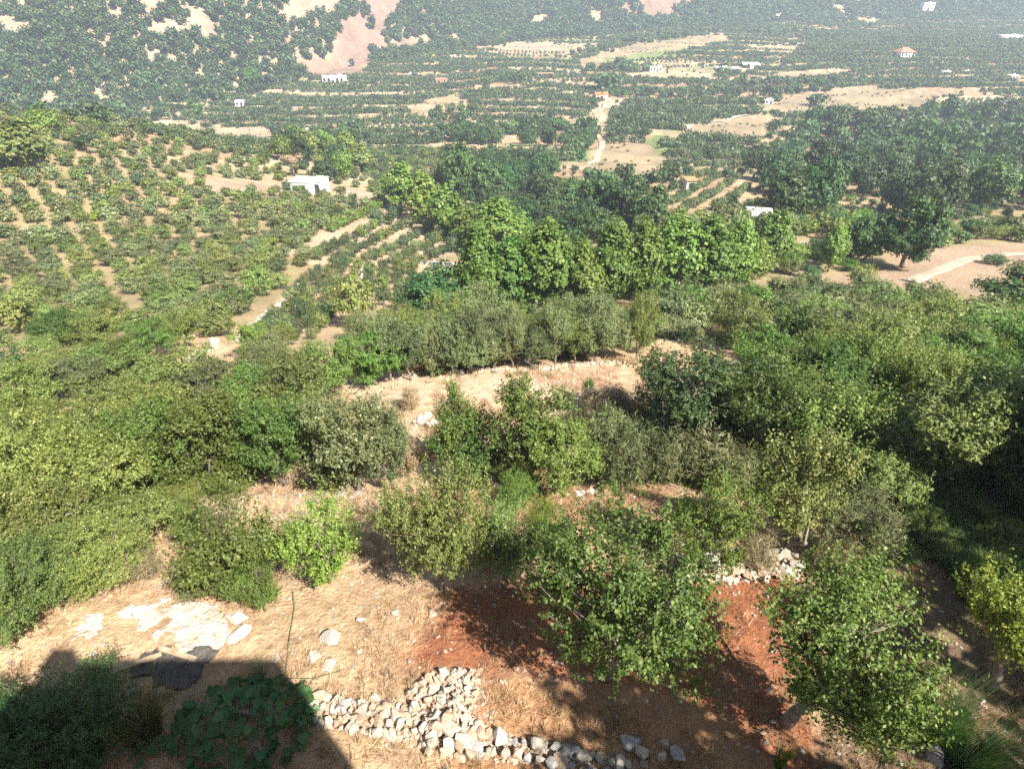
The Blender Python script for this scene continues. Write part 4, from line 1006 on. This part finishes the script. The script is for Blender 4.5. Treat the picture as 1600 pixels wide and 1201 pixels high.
def house(px, py, wpx, hpx, label, wall='white', roof='flat', roofmat='concrete', depth=.8, rz=0.0, windows=3, storeys=1, door=True, cat='house', name='house'):
    p = at(px, py); s = mpp(p); w = wpx * s; h = max(hpx * s * 0.9, 2.2 * storeys); dp = max(w * depth, 2.5)
    e = empty(name, (p.x, p.y + dp * .4, p.z - .3), rz); tag(e, label, cat, 'small buildings of the valley')
    H = h + .3
    MB().box((0, 0, H / 2), (w, dp, H)).build('wall', M[wall], e)
    if roof == 'flat':
        r = MB().box((0, 0, H + .11), (w + .5, dp + .5, .22)).build('roof', M[roofmat], e)
        MB().box((w * .25, dp * .1, H + .6), (w * .18, w * .18, .75)).build('roof_hatch', M[wall], r)
    elif roof == 'gable': gable(e, w, dp, H, w * .2, M[roofmat])
    elif roof == 'hip':
        a, b = w / 2 + .6, dp / 2 + .6; mb = MB()
        mb.v = [(-a, -b, H), (a, -b, H), (a, b, H), (-a, b, H), (-a * .25, 0, H + w * .26), (a * .25, 0, H + w * .26)]
        mb.f = [(0, 1, 5, 4), (1, 2, 5), (2, 3, 4, 5), (3, 0, 4), (3, 2, 1, 0)]; mb.build('roof', M[roofmat], e)
    else: slant(e, w, dp, H, H + w * .12, M[roofmat])
    sh = h / storeys
    for st in range(storeys):
        nw = windows + (1 if door and st == 0 else 0)
        for k in range(nw):
            x = (k + .5) / nw * w - w / 2; ww = min(w / nw * .5, 1.6)
            if door and st == 0 and k == nw // 2: opening(e, x, .3, min(ww, 1.1), min(2.0, sh * .8), -dp / 2, 'door')
            else: opening(e, x, .3 + st * sh + sh * .34, ww, sh * .42, -dp / 2)
    return e
# the white cottage on the ridge
p = at(480, 303); s = mpp(p); w = 52 * s; e = empty('house', (p.x, p.y + 2.2, p.z - .4), -.16)
tag(e, 'flat-roofed white cottage with deep openings on the orchard ridge', 'house', 'small buildings of the valley')
MB().box((-w * .18, 0, 1.7), (w * .62, 4.4, 3.4)).build('wall', M['white'], e)
MB().box((w * .31, .5, 1.75), (w * .36, 4.0, 3.5)).build('wall', M['white'], e)
r = MB().box((-w * .18, 0, 3.5), (w * .62 + .3, 4.7, .2)).build('roof', M['white'], e)
MB().box((w * .31, .5, 3.6), (w * .36 + .25, 4.25, .2)).build('roof', M['white'], e)
opening(e, -w * .28, 1.2, 1.3, 1.3, -2.2); opening(e, -w * .05, .5, 1.0, 2.2, -2.2, 'door'); opening(e, w * .36, .6, .9, 2.2, -1.5, 'door'); e.scale = (1, 1, .82)
# two sheet-roofed sheds by the plane trees
p = at(1182, 352); s = mpp(p); e = empty('shed', (p.x, p.y, p.z - .3), -.25); w = 34 * s
tag(e, 'low shed with a pale grey sheet roof beside the lone bright tree', 'shed', 'sheet-roofed sheds')
MB().box((0, 0, 1.2), (w, 3.2, 2.4)).build('wall', M['concrete'], e); slant(e, w, 3.2, 2.42, 2.85, M['sheet']); opening(e, -w * .2, .4, .9, 1.8, -1.6, 'door'); opening(e, w * .2, 1.1, .9, .8, -1.6)
p = at(1160, 350); e = empty('shed', (p.x - .6, p.y - 1.6, p.z - .3), -.9); w = 20 * s
tag(e, 'small lean-to with a tilted bluish sheet roof left of the low shed', 'shed', 'sheet-roofed sheds')
MB().box((0, 0, .9), (w, 2.4, 1.8)).build('wall', M['wood'], e); slant(e, w, 2.4, 1.82, 2.3, M['sheet']); opening(e, 0, .3, .8, 1.4, -1.2, 'door')
house(1078, 296, 15, 9, 'tiny hut with a flat orange roof among vegetable rows', 'cream', 'slant', 'orange', .8, .1, 1, 1, False, 'hut', 'hut')
house(940, 156, 19, 8, 'hut with a bright orange roof under the round dark tree', 'cream', 'slant', 'orange', .8, 0, 1, 1, False, 'hut', 'hut')
house(1415, 90, 24, 8, 'white house with a red hipped roof amid far orchards', 'white', 'hip', 'tile', .9, .1, 3, 1)
house(1446, 24, 18, 18, 'white three-storey building with dark window bands at the top edge', 'white', 'flat', 'white', .7, .1, 3, 3, False)
house(1578, 64, 34, 8, 'long white building at the far right border', 'white', 'flat', 'white', .4, .05, 4, 1, False)
house(522, 130, 34, 10, 'white house with dark windows under the mauve quarry slope', 'white', 'flat', 'cream', .5, -.05, 4, 1)
house(681, 76, 20, 8, 'small white house with four windows at the mountain foot', 'white', 'flat', 'white', .5, 0, 4, 1, False)
house(690, 131, 18, 6, 'reddish brown shed beside the curving track', 'redstone', 'slant', 'tile', .6, .1, 1, 1)
house(1128, 112, 18, 5, 'small sheet-roofed building left of the bluish shed', 'cream', 'slant', 'sheet', .5, .1, 2, 1)
house(1150, 114, 14, 6, 'bluish shed in the far valley', 'sheet', 'slant', 'sheet', .6, .2, 1, 1, True, 'shed', 'shed')
house(1174, 107, 26, 4, 'long low white roof above the straw strip', 'white', 'slant', 'sheet', .4, .05, 2, 1, False)
house(1024, 112, 20, 7, 'ruined pale building beyond the round dark tree', 'cream', 'flat', 'concrete', .6, .1, 3, 1)
house(1216, 32, 11, 9, 'narrow cream house left of the far pair', 'cream', 'flat', 'cream', .7, 0, 1, 1)
house(1246, 30, 13, 7, 'cream house right of the far pair', 'cream', 'flat', 'white', .7, 0, 2, 1)
house(1200, 163, 13, 6, 'small hut with a grey roof at the edge of the straw field', 'cream', 'slant', 'sheet', .8, .1, 1, 1, True, 'hut', 'hut')
house(374, 166, 12, 6, 'small white hut in the left orchards', 'white', 'slant', 'sheet', .8, .2, 1, 1, True, 'hut', 'hut')
house(398, 141, 18, 5, 'flat-roofed hut with open front at the forest foot', 'cream', 'flat', 'concrete', .6, 0, 1, 1, True, 'hut', 'hut')
house(481, 212, 12, 7, 'white hut between trees beyond the ridge', 'white', 'gable', 'sheet', .8, .2, 1, 1, True, 'hut', 'hut')
for k, (x, y, w) in enumerate([(1478, 117, 12), (1510, 116, 9), (1582, 123, 15)]):
    house(x, y, w, 5, ('first', 'second', 'third', 'fourth', 'fifth', 'sixth')[k] + ' small white building from the left along the far right road', 'white', 'flat', 'white', .6, .1 * k, 2, 1)
# open pergola on posts
p = at(852, 122); s = mpp(p); w = 26 * s; e = empty('pergola', (p.x, p.y, p.z), .05); tag(e, 'dark open pergola on posts above a pale terrace', 'pergola')
MB().box((0, 0, 3.1), (w, 5, .25)).build('roof', M['wood'], e)
for sx in (-1, -.33, .33, 1):
    for sy in (-1, 1): MB().box((sx * w * .46, sy * 2.2, 1.4), (.25, .25, 3.2)).build('post', M['wood'], e)
# field wall stripes

# ------------------------------------------------------------------ stones
import bmesh
def stone_mesh(seed, flat=.7):
    rng = np.random.default_rng(seed); bm = bmesh.new()
    for _ in range(11 + seed % 4 * 5):
        v = rng.uniform(-1, 1, 3); v = v / (np.abs(v) ** 4).sum() ** .25 * (0.85 + .15 * rng.random())
        bm.verts.new((v[0] * .5, v[1] * .38, v[2] * .5 * flat))
    r = bmesh.ops.convex_hull(bm, input=bm.verts)
    bmesh.ops.delete(bm, geom=list({g for g in r['geom_interior'] + r['geom_unused'] if isinstance(g, bmesh.types.BMVert)}), context='VERTS')
    me = bpy.data.meshes.new('stone'); bm.to_mesh(me); bm.free()
    me.materials.append(M['stone']); return me
STONES = [stone_mesh(900 + k, .6 + .04 * k) for k in range(9)]
def stone(parent, x, y, z, sz, mat='stone', name='stone'):
    o = link(name, random.choice(STONES), parent, M[mat])
    o.location = (x, y, z); o.rotation_euler = (random.uniform(-.5, .5), random.uniform(-.5, .5), random.uniform(0, 6.28))
    f = random.uniform(.8, 1.25); o.scale = (sz * f, sz, sz * random.uniform(.75, 1.1)); return o
def dry_wall(name, pts, width, courses, sz, label, mats, cat='wall', joined=False, spacing=.72, group=None):
    """courses of uneven stones along a picture line"""
    W = [at(*p) for p in pts]; c0 = W[0].copy()
    e = empty(name, c0); tag(e, label, cat, group)
    acc = []
    for i in range(len(W) - 1):
        a, b = W[i], W[i + 1]; L_ = (b - a).xy.length; n = max(1, int(L_ / (sz * spacing)))
        s = Vector(((b - a).y, -(b - a).x, 0)); s.normalize()
        for k in range(n):
            for c in range(courses):
                wj = width * (1 - .25 * c / max(courses, 1)); nr = max(1, int(wj / (sz * .85)))
                for q in range(nr):
                    t = (k + random.uniform(-.35, .35) + .5 * (c % 2)) / n
                    off = ((q + .5) / nr - .5) * wj + random.uniform(-.2, .2) * sz
                    p = a.lerp(b, min(max(t, 0), 1)) + s * off
                    z = float(ground(p.x, p.y)) + (c + .0) * sz * .5 + random.uniform(-.06, .1) * sz
                    acc.append((p.x - c0.x, p.y - c0.y, z - c0.z, sz * random.choice((.5, .7, .9, 1.1, 1.5)) * random.uniform(.8, 1.15)))
    if not joined:
        for x, y, z, q in acc: stone(e, x, y, z, q, random.choice(mats))
    else:
        V = []; F = []
        for x, y, z, q in acc:
            me = random.choice(STONES); n0 = len(V); a = random.uniform(0, 6.28); ca, sa = math.cos(a), math.sin(a)
            for v in me.vertices: V.append((x + (v.co.x * ca - v.co.y * sa) * q, y + (v.co.x * sa + v.co.y * ca) * q, z + v.co.z * q))
            for f in me.polygons: F.append(tuple(n0 + i for i in f.vertices))
        me = bpy.data.meshes.new('stones'); me.from_pydata(V, [], F); me.materials.append(M[mats[0]]); o = link('stones', me, e); tag(o, kind='stuff')
    return e
def scatter_part(e, poly, n, sz, mats, lift=.1):
    w = wpoly(poly); xs = [p.x for p in w]; ys = [p.y for p in w]; c0 = e.location; k = 0
    for _ in range(n * 20):
        x, y = random.uniform(min(xs), max(xs)), random.uniform(min(ys), max(ys))
        if inside(w, np.array([x]), np.array([y]))[0]:
            q = sz * random.uniform(.5, 1.5)
            stone(e, x - c0.x, y - c0.y, float(ground(x, y)) + lift * random.random() * 1.6 - c0.z, q, random.choice(mats)); k += 1
            if k >= n: break
dry_wall('stone_wall', [(478, 1105), (540, 1118), (600, 1128), (655, 1125)], .6, 2, .15, 'low dry-stone wall of white stones along the shadow edge', ['stone', 'stone', 'redstone'])
e = dry_wall('rubble_pile', [(650, 1080), (690, 1065), (742, 1058)], .4, 2, .15, 'sloping heap of pale rubble at the bottom centre', ['stone', 'stone', 'redstone'], 'rubble')
scatter_part(e, [(640, 1085), (690, 1050), (748, 1050), (742, 1110), (680, 1140), (645, 1130)], 190, .11, ['stone', 'stone', 'stone', 'redstone'])
e2 = dry_wall('stone_wall', [(700, 1150), (770, 1165), (840, 1178), (900, 1190), (990, 1215)], .5, 2, .2, 'dry-stone wall of white and ochre stones at the bottom edge', ['stone', 'stone', 'greystone', 'redstone'])
scatter_part(e2, [(655, 1135), (730, 1115), (760, 1150), (720, 1190), (660, 1180)], 50, .19, ['redstone', 'redstone', 'stone'])
dry_wall('rubble_wall', [(1062, 895), (1120, 890), (1180, 890), (1240, 885)], .8, 4, .19, 'pale rubble wall above the dark red soil', ['stone', 'stone', 'redstone'])
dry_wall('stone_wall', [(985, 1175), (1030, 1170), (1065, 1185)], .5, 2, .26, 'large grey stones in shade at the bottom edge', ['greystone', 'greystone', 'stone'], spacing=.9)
dry_wall('stone_wall', [(400, 778), (470, 774), (560, 774), (640, 770)], .3, 1, .2, 'broken line of pale stones along the left terrace edge', ['stone', 'greystone'], spacing=1.8)
dry_wall('stone_wall', [(700, 758), (800, 768), (900, 772), (1020, 775)], .3, 1, .2, 'line of pale stones along the terrace edge behind the fruit tree', ['stone', 'greystone', 'stone'], spacing=1.1)
dry_wall('stone_wall', [(590, 592), (680, 582), (760, 580), (850, 576), (930, 568), (985, 566)], .5, 1, .2, 'low line of pale rubble at the back of the sandy clearing', ['stone', 'redstone', 'stone'], spacing=.6)
dry_wall('stone_wall', [(245, 597), (290, 572), (335, 545), (380, 520), (420, 490), (450, 462), (470, 440)], .55, 2, .34, 'white dry-stone wall climbing diagonally through the left orchard', ['stone'], joined=True)
dry_wall('stone_wall', [(300, 510), (345, 475), (385, 450)], .7, 2, .36, 'short white stone wall inside the left orchard', ['stone'], joined=True)
dry_wall('stone_wall', [(0, 575), (60, 590), (120, 575)], .7, 2, .36, 'broken white stone wall near the left border', ['stone'], joined=True)
dry_wall('stone_wall', [(210, 515), (260, 520), (300, 530)], .7, 2, .36, 'pale stone wall between orchard trees at the left', ['stone'], joined=True)
dry_wall('stone_wall', [(566, 440), (569, 412)], .7, 3, .36, 'short upright white wall among the young terrace rows', ['stone'], joined=True)
dry_wall('stone_wall', [(630, 416), (670, 412), (715, 418)], 1.0, 3, .4, 'grey stone wall left of the bright plane trees', ['greystone'], joined=True)
dry_wall('stone_wall', [(1222, 392), (1262, 382)], .8, 3, .4, 'pale stone wall beside the lone bright tree', ['stone'], joined=True)
dry_wall('stone_wall', [(650, 662), (685, 662)], .8, 2, .3, 'small heap of white stones left of the lone top shoot', ['stone'], spacing=.8)
# single rocks
ROCKS = [(370, 968, .55, 'stone', 'flat white rock right of the white patch'), (372, 995, .6, 'stone', 'second flat white rock below the first by the white patch'),
 (130, 990, .5, 'stone', 'white rock at the left end of the white patch'), (145, 970, .4, 'stone', 'white rock by the bush left of the white patch'), (430, 1028, .3, 'stone', 'white rock at the corner of the building shadow'),
 (490, 1025, .45, 'stone', 'pale bedrock hump on the dry grass'), (515, 998, .6, 'stone', 'long pale bedrock rib on the dry grass'), (512, 1042, .45, 'stone', 'broken white rock below the bedrock rib'),
 (565, 968, .28, 'stone', 'upright white rock with a dark side'), (620, 958, .26, 'stone', 'pale rock at the edge of the red soil'), (675, 958, .3, 'stone', 'pale flat rock on the red soil edge'),
 (585, 1090, .28, 'stone', 'lone white rock on dry grass above the wall'), (562, 1018, .18, 'stone', 'small white rock on the dry grass'), (955, 745, .5, 'greystone', 'grey boulder beside the tall broom'),
 (622, 486, 1.3, 'greystone', 'pale outcrop beside the round dark tree'), (745, 1068, .35, 'redstone', 'ochre boulder at the right end of the rubble heap'),
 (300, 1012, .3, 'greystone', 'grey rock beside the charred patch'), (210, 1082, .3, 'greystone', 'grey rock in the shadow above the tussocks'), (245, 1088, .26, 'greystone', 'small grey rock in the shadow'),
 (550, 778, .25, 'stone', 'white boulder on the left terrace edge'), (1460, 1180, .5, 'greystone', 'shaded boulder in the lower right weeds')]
for x, y, z, m, lb in ROCKS:
    p = at(x, y); z *= .75; o = stone(None, p.x, p.y, p.z + z * .12, z, m, 'rock'); o.location.z -= z * .12; tag(o, lb, 'rock', 'loose rocks')
# pebbles and gravel
def poly_points(poly, n, rng):
    w = wpoly(poly); xs = [p.x for p in w]; ys = [p.y for p in w]
    X = rng.uniform(min(xs), max(xs), n * 4); Y = rng.uniform(min(ys), max(ys), n * 4); m = inside(w, X, Y)
    return X[m][:n], Y[m][:n]
def pieces(name, label, poly, n, lo, hi, meshes, mats, seed, flat=1.0, thr=None, sink=0.0, avoid=()):
    rng = np.random.default_rng(seed); X, Y = poly_points(poly, n, rng)
    if thr is not None:
        m = fbm(X / 1.3, Y / 1.3, seed, 3) > thr; X, Y = X[m], Y[m]
    for w in avoid:
        m = ~inside(w, X, Y) | (rng.random(len(X)) < .12); X, Y = X[m], Y[m]
    k = len(X); stuff_scatter(name, label, drop(X, Y, sink), sizes(k, lo, hi, rng, flat), rng.random(k) * 6.28, meshes, mats, seed)
NEARG = [(-150, 1240), (-100, 900), (300, 780), (640, 760), (1060, 770), (1300, 850), (1700, 900), (1700, 1260)]
pieces('gravel', 'small pale stones strewn over the near ground', NEARG, 2600, .02, .10, STONES, ['stone', 'redstone', 'greystone'], 71)
pieces('gravel', 'stone chips and rubble between the wall stones', [(468, 1098), (650, 1085), (690, 1048), (752, 1046), (770, 1140), (1000, 1190), (980, 1215), (690, 1180), (560, 1140)], 1500, .03, .10, STONES, ['stone', 'redstone', 'redstone'], 77)
pieces('gravel', 'small stones strewn over the sandy clearing', [(560, 650), (700, 580), (980, 560), (1000, 690), (620, 740)], 700, .05, .16, STONES, ['stone', 'redstone'], 72)
NOGRASS = [wpoly(p) for c, p, w in SOILS if c in (REDSOIL, SAND) and p[0][1] > 560] + [wpoly([(110, 1010), (120, 950), (260, 930), (350, 935), (400, 1000), (330, 1080), (190, 1080)])]
for k in range(5):
    blade_plant('tuft', 0, 700 + k, .16, .16, 22, .006, 1.0, 2)
TUFT = [p.crown for p in PLANTS[('tuft', 0)]]
pieces('dry_grass', 'short bleached grass over the near ground', NEARG, 8000, .4, 1.1, TUFT, ['straw', 'straw', 'straw', 'brush'], 73, thr=.47, avoid=NOGRASS)
pieces('dry_grass', 'bleached grass around the sandy clearing', [(520, 660), (640, 590), (1000, 560), (1010, 760), (400, 770)], 7000, .9, 2.2, TUFT, ['straw', 'straw', 'brush'], 74, thr=.5, avoid=NOGRASS)
pieces('leaf_litter', 'fallen dry leaves on the red soil', [(640, 1010), (800, 905), (1060, 900), (1300, 930), (1320, 1200), (1000, 1120)], 2500, .3, .7, TUFT[:2], ['brush', 'straw'], 75, .35, .52)

UNDER = [p.crown for p in PLANTS[('fruit', 3)]]
pieces('undergrowth', 'scrub covering the floor of the right wood', [(1190, 360), (1165, 260), (1200, 210), (1290, 185), (1400, 185), (1500, 165), (1640, 155), (1640, 340), (1480, 345), (1330, 345)], 1800, .35, .8, UNDER, ['dark', 'forest', 'hedge'], 81, .8)
pieces('undergrowth', 'scrub covering the floor of the middle groves', [(690, 310), (780, 250), (870, 278), (1060, 345), (1000, 365), (800, 392)], 700, .4, .9, UNDER, ['dark', 'forest', 'hedge'], 82, .8)
US = [p.crown for p in PLANTS[('scrub', 1)]]
pieces('undergrowth', 'low weeds covering the ground of the right slope', [(1150, 730), (1190, 580), (1400, 560), (1700, 590), (1720, 900), (1450, 850), (1300, 800)], 420, .18, .42, US, ['dark', 'hedge', 'fruit'], 83, .9)
pieces('undergrowth', 'low weeds covering the shaded hollow', [(1390, 860), (1640, 830), (1720, 1050), (1620, 1000), (1480, 920)], 90, .10, .26, US, ['dark', 'dark', 'hedge'], 84, .9)
pieces('undergrowth', 'low weeds between the left thicket bushes', [(-100, 960), (-80, 700), (420, 640), (520, 740), (300, 780), (240, 900)], 170, .15, .34, US, ['pale', 'hedge', 'hedge'], 85, .9)
pieces('undergrowth', 'low scrub under the right thicket', [(1000, 550), (1000, 480), (1260, 462), (1600, 490), (1660, 580), (1330, 590)], 420, .25, .55, US, ['olive', 'hedge', 'brush'], 86, .9)
pieces('undergrowth', 'low weeds under the trees behind the clearing', [(540, 600), (600, 495), (1000, 480), (1000, 545), (700, 575)], 320, .25, .5, US, ['olive', 'hedge', 'brush'], 87, .9)

# ------------------------------------------------------------------ white crust, burnt heap, planks, hose
def sheet(name, poly, mat, lift, label, kind=None, cat=None, rough=.03, seed=1):
    w = wpoly(poly, 4); xs = [p.x for p in w]; ys = [p.y for p in w]; n = 60
    X, Y = np.meshgrid(np.linspace(min(xs), max(xs), n), np.linspace(min(ys), max(ys), n))
    J = .7 * (fbm(X * 3, Y * 3, seed, 4) - .5); J2 = .7 * (fbm(X * 3, Y * 3, seed + 9, 3) - .5)
    ins = inside(w, X + J, Y + J2)
    Z = ground(X, Y) + lift + rough * (fbm(X * 4, Y * 4, seed + 3, 3) - .3)
    V = np.stack([X.ravel(), Y.ravel(), Z.ravel()], 1); F = []
    for i in range(n - 1):
        for j in range(n - 1):
            if ins[i, j] and ins[i + 1, j] and ins[i, j + 1] and ins[i + 1, j + 1]:
                a = i * n + j; F.append((a, a + 1, a + n + 1, a + n))
    used = np.unique(np.array(F)); mp = {int(v): k for k, v in enumerate(used)}
    me = np_mesh(name, V[used], [[mp[i] for i in f] for f in F], [mat], True); o = link(name, me)
    sm = o.modifiers.new('thick', 'SOLIDIFY'); sm.thickness = .05; sm.offset = -1
    tag(o, label, cat, kind=kind); return o
sheet('pale_ground', [(250, 955), (268, 936), (340, 938), (356, 965), (350, 1005), (335, 1030), (262, 1022)], M['lime'], .012, 'glaring white lime crust on the yard', 'structure')
sheet('pale_ground', [(165, 972), (190, 948), (262, 934), (275, 960), (225, 985)], M['lime'], .010, 'thin white crust left of the glaring patch', 'structure', seed=5)
sheet('pale_ground', [(120, 998), (130, 962), (160, 958), (165, 975), (140, 1002)], M['lime'], .010, 'white crust beside the left bushes', 'structure', seed=7)
sheet('burnt_patch', [(200, 1060), (225, 1018), (300, 1012), (335, 1020), (320, 1060), (270, 1078)], M['char'], .03, 'charred black patch of a bonfire in the shadow', 'structure', rough=.12, seed=9)
p = at(280, 1026)
for k, (dx, dy, L_, a, lb) in enumerate([(0, 0, .75, -.25, 'short pale plank on the burnt patch'), (-.7, -.2, .9, .5, 'weathered plank left of the short pale one')]):
    o = MB().box((0, 0, .06), (L_, .09, .045)).build('plank', M['wood']); o.location = (p.x + dx, p.y + dy, float(ground(p.x + dx, p.y + dy)) + .05); o.rotation_euler = (.05, .08, a)
    tag(o, lb, 'plank', 'planks on the burnt patch')
W = [at(458, 925), at(462, 950), at(455, 985), at(452, 1015), at(448, 1050)]
MB().tube([(q.x, q.y, q.z + .05 + .03 * (i % 2)) for i, q in enumerate(W)], [.007] * 5, 6).build('hose', M['hose'])
tag(bpy.data.objects['hose'], 'thin green hose lying down the dry slope', 'hose')
W = [at(450, 1062), at(490, 1062), at(540, 1048)]
o = MB().tube([(q.x, q.y, q.z + .05) for q in W], [.006] * 3, 6).build('hose', M['hose']); tag(o, 'short green hose end beside the bedrock', 'hose')
# vine over the wall in the shade
heart = np.array([(0, 0, 0), (.30, -.12, .05), (.46, .18, .04), (.34, .55, .01), (0, .95, -.10), (-.34, .55, .01), (-.46, .18, .04), (-.30, -.12, .05), (0, .40, -.05)])
hf = [(8, 0, 1), (8, 1, 2), (8, 2, 3), (8, 3, 4), (8, 4, 5), (8, 5, 6), (8, 6, 7), (8, 7, 0)]
LEAF = np_mesh('leaf', heart, hf, [M['vine']], True)
def vine(px, py, rx, ry, hgt, n, label):
    c = at(px, py); e = empty('vine', c); tag(e, label, 'vine')
    mb = MB()
    for k in range(9):
        a = random.uniform(0, 6.28); pts = []
        for i in range(6):
            t = i / 5; x, y = rx * t * math.cos(a + .5 * t), ry * t * math.sin(a + .5 * t)
            zz = float(ground(c.x + x, c.y + y)) - c.z + hgt * max(0, 1 - t * t) * .9
            pts.append((x, y, zz))
        mb.tube(pts, [.02 - .002 * i for i in range(6)], 5)
    mb.build('stem', M['bark'], e)
    for k in range(n):
        t = math.sqrt(random.random()); a = random.uniform(0, 6.28); x, y = rx * t * math.cos(a), ry * t * math.sin(a)
        zz = float(ground(c.x + x, c.y + y)) - c.z + hgt * max(0, 1 - t * t) + random.uniform(.0, .12)
        o = bpy.data.objects.new('leaf', LEAF); COL.objects.link(o); o.parent = e
        o.location = (x, y, zz); o.rotation_euler = (random.uniform(-.7, .5), random.uniform(-.5, .5), random.uniform(0, 6.28)); s = random.uniform(.11, .2); o.scale = (s, s, s)
vine(385, 1135, 1.15, .85, .55, 280, 'broad-leaved vine covering the wall in the bottom left shade')
vine(120, 1190, 1.3, .7, .35, 110, 'patch of broad leaves at the bottom left corner')

# ------------------------------------------------------------------ the house the picture is taken from, and the trees beside it
e = empty('house', (0, -2.0, -.2)); tag(e, 'pale house behind the viewer whose shadow falls on the yard', 'house')
MB().box((-5.7, -5.0, 5.6), (18.6, 10.0, 11.2)).build('wall', M['cream'], e)
MB().box((1.6, -2.0, 11.7), (4.0, 4.0, 1.0)).build('stair_tower', M['cream'], e)
MB().box((-.05, -.3, 12.4), (.4, .4, .5)).build('chimney', M['cream'], e)
sl = MB().box((-.8, 1.0, 8.3), (3.6, 2.0, .2)).build('balcony', M['concrete'], e)
for k in range(4): opening(e, -13 + k * 3.2, 1.2, 1.2, 1.3, .0); opening(e, -13 + k * 3.2, 4.6, 1.2, 1.3, .0)
plant_world('broad', 'dark', 6.95, -1.1, 8.8, 1.8, 'slim shade tree at the corner of the house beyond the picture', name='shade_tree', variant=2)
plant_world('broad', 'dark', 15.2, -1.2, 8.9, 4.5, 'tall shade tree standing right of the yard beyond the picture', name='shade_tree', variant=0)
plant_world('broad', 'dark', 19.5, 4.5, 10.5, 5.2, 'second tall shade tree farther right beyond the picture', name='shade_tree', variant=1)

# ------------------------------------------------------------------ air
hz = MB().box((0, 0, 95), (3460, 3460, 480)).build('haze', None); tag(hz, 'thin bluish summer haze filling the valley', kind='stuff')
m, nt, N, L = new_mat('haze')
out = N.new('ShaderNodeOutputMaterial'); pv = N.new('ShaderNodeVolumePrincipled')
pv.inputs['Color'].default_value = (.74, .86, 1.0, 1); pv.inputs['Density'].default_value = 0.00042; pv.inputs['Anisotropy'].default_value = 0.0
L.new(pv.outputs[0], out.inputs['Volume']); hz.data.materials.append(m)
